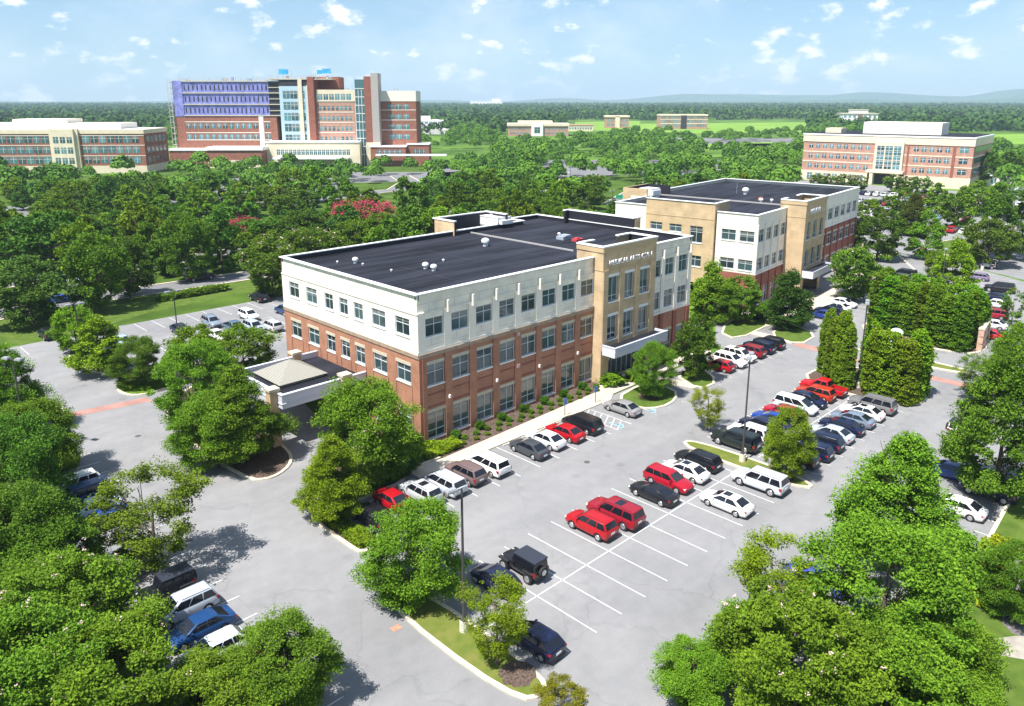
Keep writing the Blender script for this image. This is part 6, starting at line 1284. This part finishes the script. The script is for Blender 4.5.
# ------------------------------------------------------------------ lamps
def lamp(x, y, h, lb_, heads, base=True, z=.14):
    e = empty('street_lamp', (x, y, 0), 0, lb_, 'lamp post', 'parking lot lamp posts')
    mb = MB(); z0 = 0.0
    if base: b = MB(); b.tube((0, 0, 0), (0, 0, .95), .33, .31, 14); b.build('concrete_base', mat('pale_concrete', (.62, .58, .50), .9, .2), e); z0 = .95
    b = MB(); b.box(-.2, .2, -.2, .2, z0, z0+.12); b.build('base_plate', POLEM, e)
    mb.tube((0, 0, z0+.1), (0, 0, h), .11, .075, 8); mb.build('pole', POLEM, e)
    for a in heads:
        c, s = math.cos(R_(a)), math.sin(R_(a)); hb = MB(); hb.tube((0, 0, h-.1), (c*.45, s*.45, h), .045, .045, 5)
        hd = hb.build('arm', POLEM, e); q = MB(); q.box(-.38, .38, -.24, .24, -.06, .10); q.box(-.30, .30, -.18, .18, .10, .16); l_ = q.build('lamp_head', mat('lamp_grey', (.30, .31, .33), .4), e, (c*.8, s*.8, h+.02)); l_.rotation_euler = (0, 0, R_(a))
        q = MB(); q.box(-.28, .28, -.18, .18, -.075, -.061); q.build('lens', HEADL, l_)
    return e
lamp(30.5, 35.8, 11.0, 'tall lamp post with concrete base on the foreground lamp island', (170,))
lamp(68.0, 35.6, 11.4, 'lamp post rising among the parked cars of the middle island', (20, 200))
lamp(97.6, 35.9, 11.4, 'lamp post between the two clipped hedges', (20, 200))
lamp(*(16.26,88.43), 10.6, 'twin headed lamp post at the left edge beside the tall tree', (-60, 120), base=False)
lamp(*(144.96,41.26), 11.0, 'lamp post behind the clipped screen left of the yellow green tree', (20,)); lamp(*(189.14,46.28), 11.4, 'lamp post in the middle of the right hand lot', (20, 200)); lamp(*(225.95,50.30), 11, 'lamp post before the dark tree at the right edge', (20,))
for q, t in (((40.90,110.46), 'between the curved island trees'), ((28.63,112.33), 'left of the end island'), ((159.54,337.74), 'in the hospital lot'), ((185.81,145.74), 'behind the near roof screen'), ((266.70,187.38), 'behind the second building'), ((241.73,211.91), 'beyond the middle of the near roof')): lamp(*q, 9.5, 'distant lamp post '+t, (0, 180), base=False)

# ------------------------------------------------------------------ shrubs, beds, small things
def shrub(x, y, r, h, lb_, g_, tint=(1, 1, 1), seed=1, z=.1): tree('bush', x, y, r, h, 1, lb_, g_, tint, seed=seed, z=z, cat='shrub')
random.seed(5)
SG = 'clipped shrubs in the bed along the near wall'
for k in range(8): shrub(51.0+3.53*k-.2, 60.4, .52, .85, 'dark clipped shrub against a brick pilaster of the near building', SG, (.55, .7, .7), 1+k % 3)
for k in range(15): shrub(49.6+1.72*k, 59.55+random.uniform(-.15, .15), .34, .45, 'small light green shrub in the middle line of the mulch bed', SG, (.95, .95, 1.2), 1+k % 3)
for k in range(14): shrub(50.4+1.72*k, 58.7+random.uniform(-.15, .15), .28, .32, 'low yellowish shrub in the outer line of the mulch bed', SG, (1.1, .95, 1.0), 1+k % 3)
shrub(76.2, 58.9, 1.5, 1.3, 'wide clipped shrub at the foot of the near entrance tower', None, (1.1, 1.1, .8), 2); shrub(88.0, 59.0, 1.1, 1.1, 'shrub under the right end of the near entrance canopy', None, (1.2, 1.2, .9), 3); shrub(79.6, 57.8, 1.3, .9, 'low bright shrub before the near entrance doors', None, (1.6, 1.4, 1), 1)
for k in range(5): shrub(118+1.6*k, 61.2+.3*k, 1.0, 1.7, 'rounded shrub at the foot of the second building', 'shrubs by the second building', (.7, .85, .8), 1+k % 3)
for i, k in enumerate(range(12)):
    p = Vector((51.73,144.64)).lerp(Vector((62.84,144.65)), k/11); shrub(p.x, p.y, 1.3, 1.2, 'clipped shrub in the row beside the road behind the left lot', 'roadside shrub row', (1, 1, .8), 1+k % 3, 0)
shrub(*(61.27,12.27), 1.9, 2.2, 'yellow shrub beside the grey mulch bed at the lower right', None, (2.6, 1.5, .6), 2); shrub(*(67.85,12.33), 1.2, 1.4, 'small yellowish shrub above the yellow one at the lower right', None, (2.2, 1.4, .8), 3)
def cover(name, poly, n, size, h, tint, seed, z=.12):
    """leafy ground cover: one mass of small leaves over a bed"""
    rg = np.random.default_rng(seed); xs = [p[0] for p in poly]; ys = [p[1] for p in poly]; P = []
    while len(P) < n:
        x, y = rg.uniform(min(xs), max(xs)), rg.uniform(min(ys), max(ys))
        if inpoly(x, y, poly): P.append((x, y, z+h*rg.uniform(.2, 1)*(.75+.35*math.sin(1.7*x)*math.cos(1.3*y))))
    v, f = leaves(np.array(P), size, 1.0, rg); me = bpy.data.meshes.new(name); me.from_pydata(v.tolist(), [], f.tolist()); me.materials.append(LEAF); me.update()
    o = bpy.data.objects.new(name, me); COL.objects.link(o); o.color = (*tint, 1); tag(o, kind='stuff')
cover('ground_cover', [(45.0, 58.2), (49.6, 58.0), (50.2, 60.2), (47, 61.0), (44.6, 61.2)], 9000, .13, .75, (1.6, 1.35, .7), 1)
cover('ground_cover', [(31.1, 57), (31.0, 49.4), (32.6, 49.2), (32.8, 56.5), (35, 57), (35, 60)], 11000, .14, .7, (1.1, 1.0, .6), 2)
cover('ground_cover', [(29.7, 103), (29.7, 100.5), (32, 98.6), (35.8, 99), (36.2, 102.8)], 4500, .17, .5, (.95, 1.0, .7), 3)
cover('ground_cover', [(37.6, 56.8), (42.0, 56.7), (42.0, 61), (37.6, 60)], 5000, .14, .8, (.9, 1.0, .7), 4)
cover('tree_litter', [(28.8, 43), (28.8, 40.6), (31.0, 40.6), (31.0, 42.8)], 900, .10, .12, (.5, .5, .5), 5)
# mulch rings under the lone trees
for q, r in (((29.9, 42.0), 1.5), ((30.2, 30.2), 1.2), ((75.9, 52.9), 1.3), ((68.0, 31.2), 1.2)):
    mb = MB(); mb.poly([(q[0]+r*math.cos(t*math.pi/9)*(1+.12*math.sin(3*t)), q[1]+r*math.sin(t*math.pi/9)*(1+.1*math.cos(2*t)), .155) for t in range(18)]); tag(mb.build('mulch_bed', MULCH), kind='structure')
# storage tank between the hedges, pink screen wall, signs
e = empty('storage_tank', (102.0, 33.5, .14), 0, 'pale teal domed tank standing between the clipped hedges', 'tank')
TANK = mat('pale_teal_paint', (.42, .60, .58), .4, var=.1, vscale=2); mb = MB(); mb.tube((0, 0, 0), (0, 0, 6.9), .75, .75, 18); mb.build('tank_shell', TANK, e)
mb = MB(); mb.dome((0, 0, 6.9), .82, .6, n=16); mb.build('dome', mat('pale_dome', (.66, .74, .72), .5), e)
mb = MB(); mb.box(-.95, -.86, -.3, .3, 4.8, 6.2); mb.build('panel', METALW, e)
e = empty('screen_wall', (125.4, 29.6, .1), R_(8), 'pink tan masonry screen wall at the end of the far clipped screen', 'wall')
PK = mat('pink_masonry', (.56, .36, .27), .9, .2, var=.12, vscale=2); mb = MB(); mb.box(0, 5.6, -.35, .35, 0, 3.2); mb.build('wall_panel', PK, e)
mb = MB(); mb.box(-.05, 5.65, -.42, .42, 3.2, 3.4); mb.build('cap', LIME, e)
for z in (1.0, 2.1): mb = MB(); mb.box(0, 5.62, -.37, .37, z, z+.14); mb.build('band', BRICKD, e)
mb = MB(); mb.box(5.7, 6.5, -.5, .5, 0, 3.8); mb.build('pier', LIME, e)
def sign(x, y, ang, w, h, zt, col, lb_, cat='sign', post=POLEM):
    e = empty('sign', (x, y, 0), R_(ang), lb_, cat); mb = MB(); mb.tube((0, 0, 0), (0, 0, zt), .045, .045, 6); mb.build('post', post, e); mb = MB(); mb.box(.05, .09, -w/2, w/2, zt-h, zt); mb.build('sign_panel', col, e); return e
BLS = mat('blue_sign', (.08, .22, .5), .5); GRS = mat('green_sign', (.02, .30, .18), .5)
sign(64.0, 56.3, 180+90, .5, .75, 2.2, BLS, 'accessible parking sign before the black minivan', 'parking sign'); sign(69.6, 56.3, 270, .5, .75, 2.2, BLS, 'accessible parking sign before the grey sedan', 'parking sign')
sign(*(202.97,156.01), 225, 3.0, 1.3, 6.0, GRS, 'green road name sign behind the near roof screen', 'road sign')
# storm drains and manholes
for q in ((21.65,60.84) , (56.70,46.75), (26.25,85.56)):
    mb = MB(); mb.tube((0, 0, 0), (0, 0, .012), .32, .32, 16); tag(mb.build('manhole_cover', mat('cast_iron', (.10, .085, .075), .7), None, (*q, .002)), {0: 'round iron cover'}.get(9, 'round iron cover in the drive '+('by the left car row' if q[0] < 24 else 'before the grey sedan' if q[0] > 45 else 'left of the curved tree island')), 'manhole cover')
mb = MB(); mb.box(-.35, .35, -.28, .28, 0, .012); tag(mb.build('drain_patch', mat('rust_patch', (.42, .22, .15), .9, var=.4, vscale=8), None, (*(27.38,39.47), .002)), 'small rusty utility cover beside the lamp island kerb', 'drain cover')
# wheel stops and kerb ramps are worn concrete
for k in range(11):
    if k in (5,): continue
    mb = MB(); mb.box(-.85, .85, -.08, .08, 0, .11); tag(mb.build('wheel_stop', mat('pale_concrete2', (.55, .52, .46), .9), None, (37.0+2.84*k, 55.5, 0)), 'low concrete wheel stop between the near row of cars and the front walk', 'wheel stop', 'wheel stops of the near row')
for key, e_ in CP.items():      # the patterns themselves are not part of the place
    def rm(o):
        for ch in kids(o): rm(ch)
        bpy.data.objects.remove(o)
    rm(e_)
# ------------------------------------------------------------------ air
mb = MB(); mb.box(-5500, 13500, -9000, 13500, -3, 330)
hz = bpy.data.materials.new('air'); hz.use_nodes = True; n = hz.node_tree.nodes; n.clear(); o_ = n.new('ShaderNodeOutputMaterial'); pv = n.new('ShaderNodeVolumePrincipled')
pv.inputs['Color'].default_value = (.62, .82, 1.0, 1); pv.inputs['Density'].default_value = .00011; pv.inputs['Anisotropy'].default_value = .0
hz.node_tree.links.new(pv.outputs[0], o_.inputs['Volume']); tag(mb.build('haze', hz), kind='stuff')
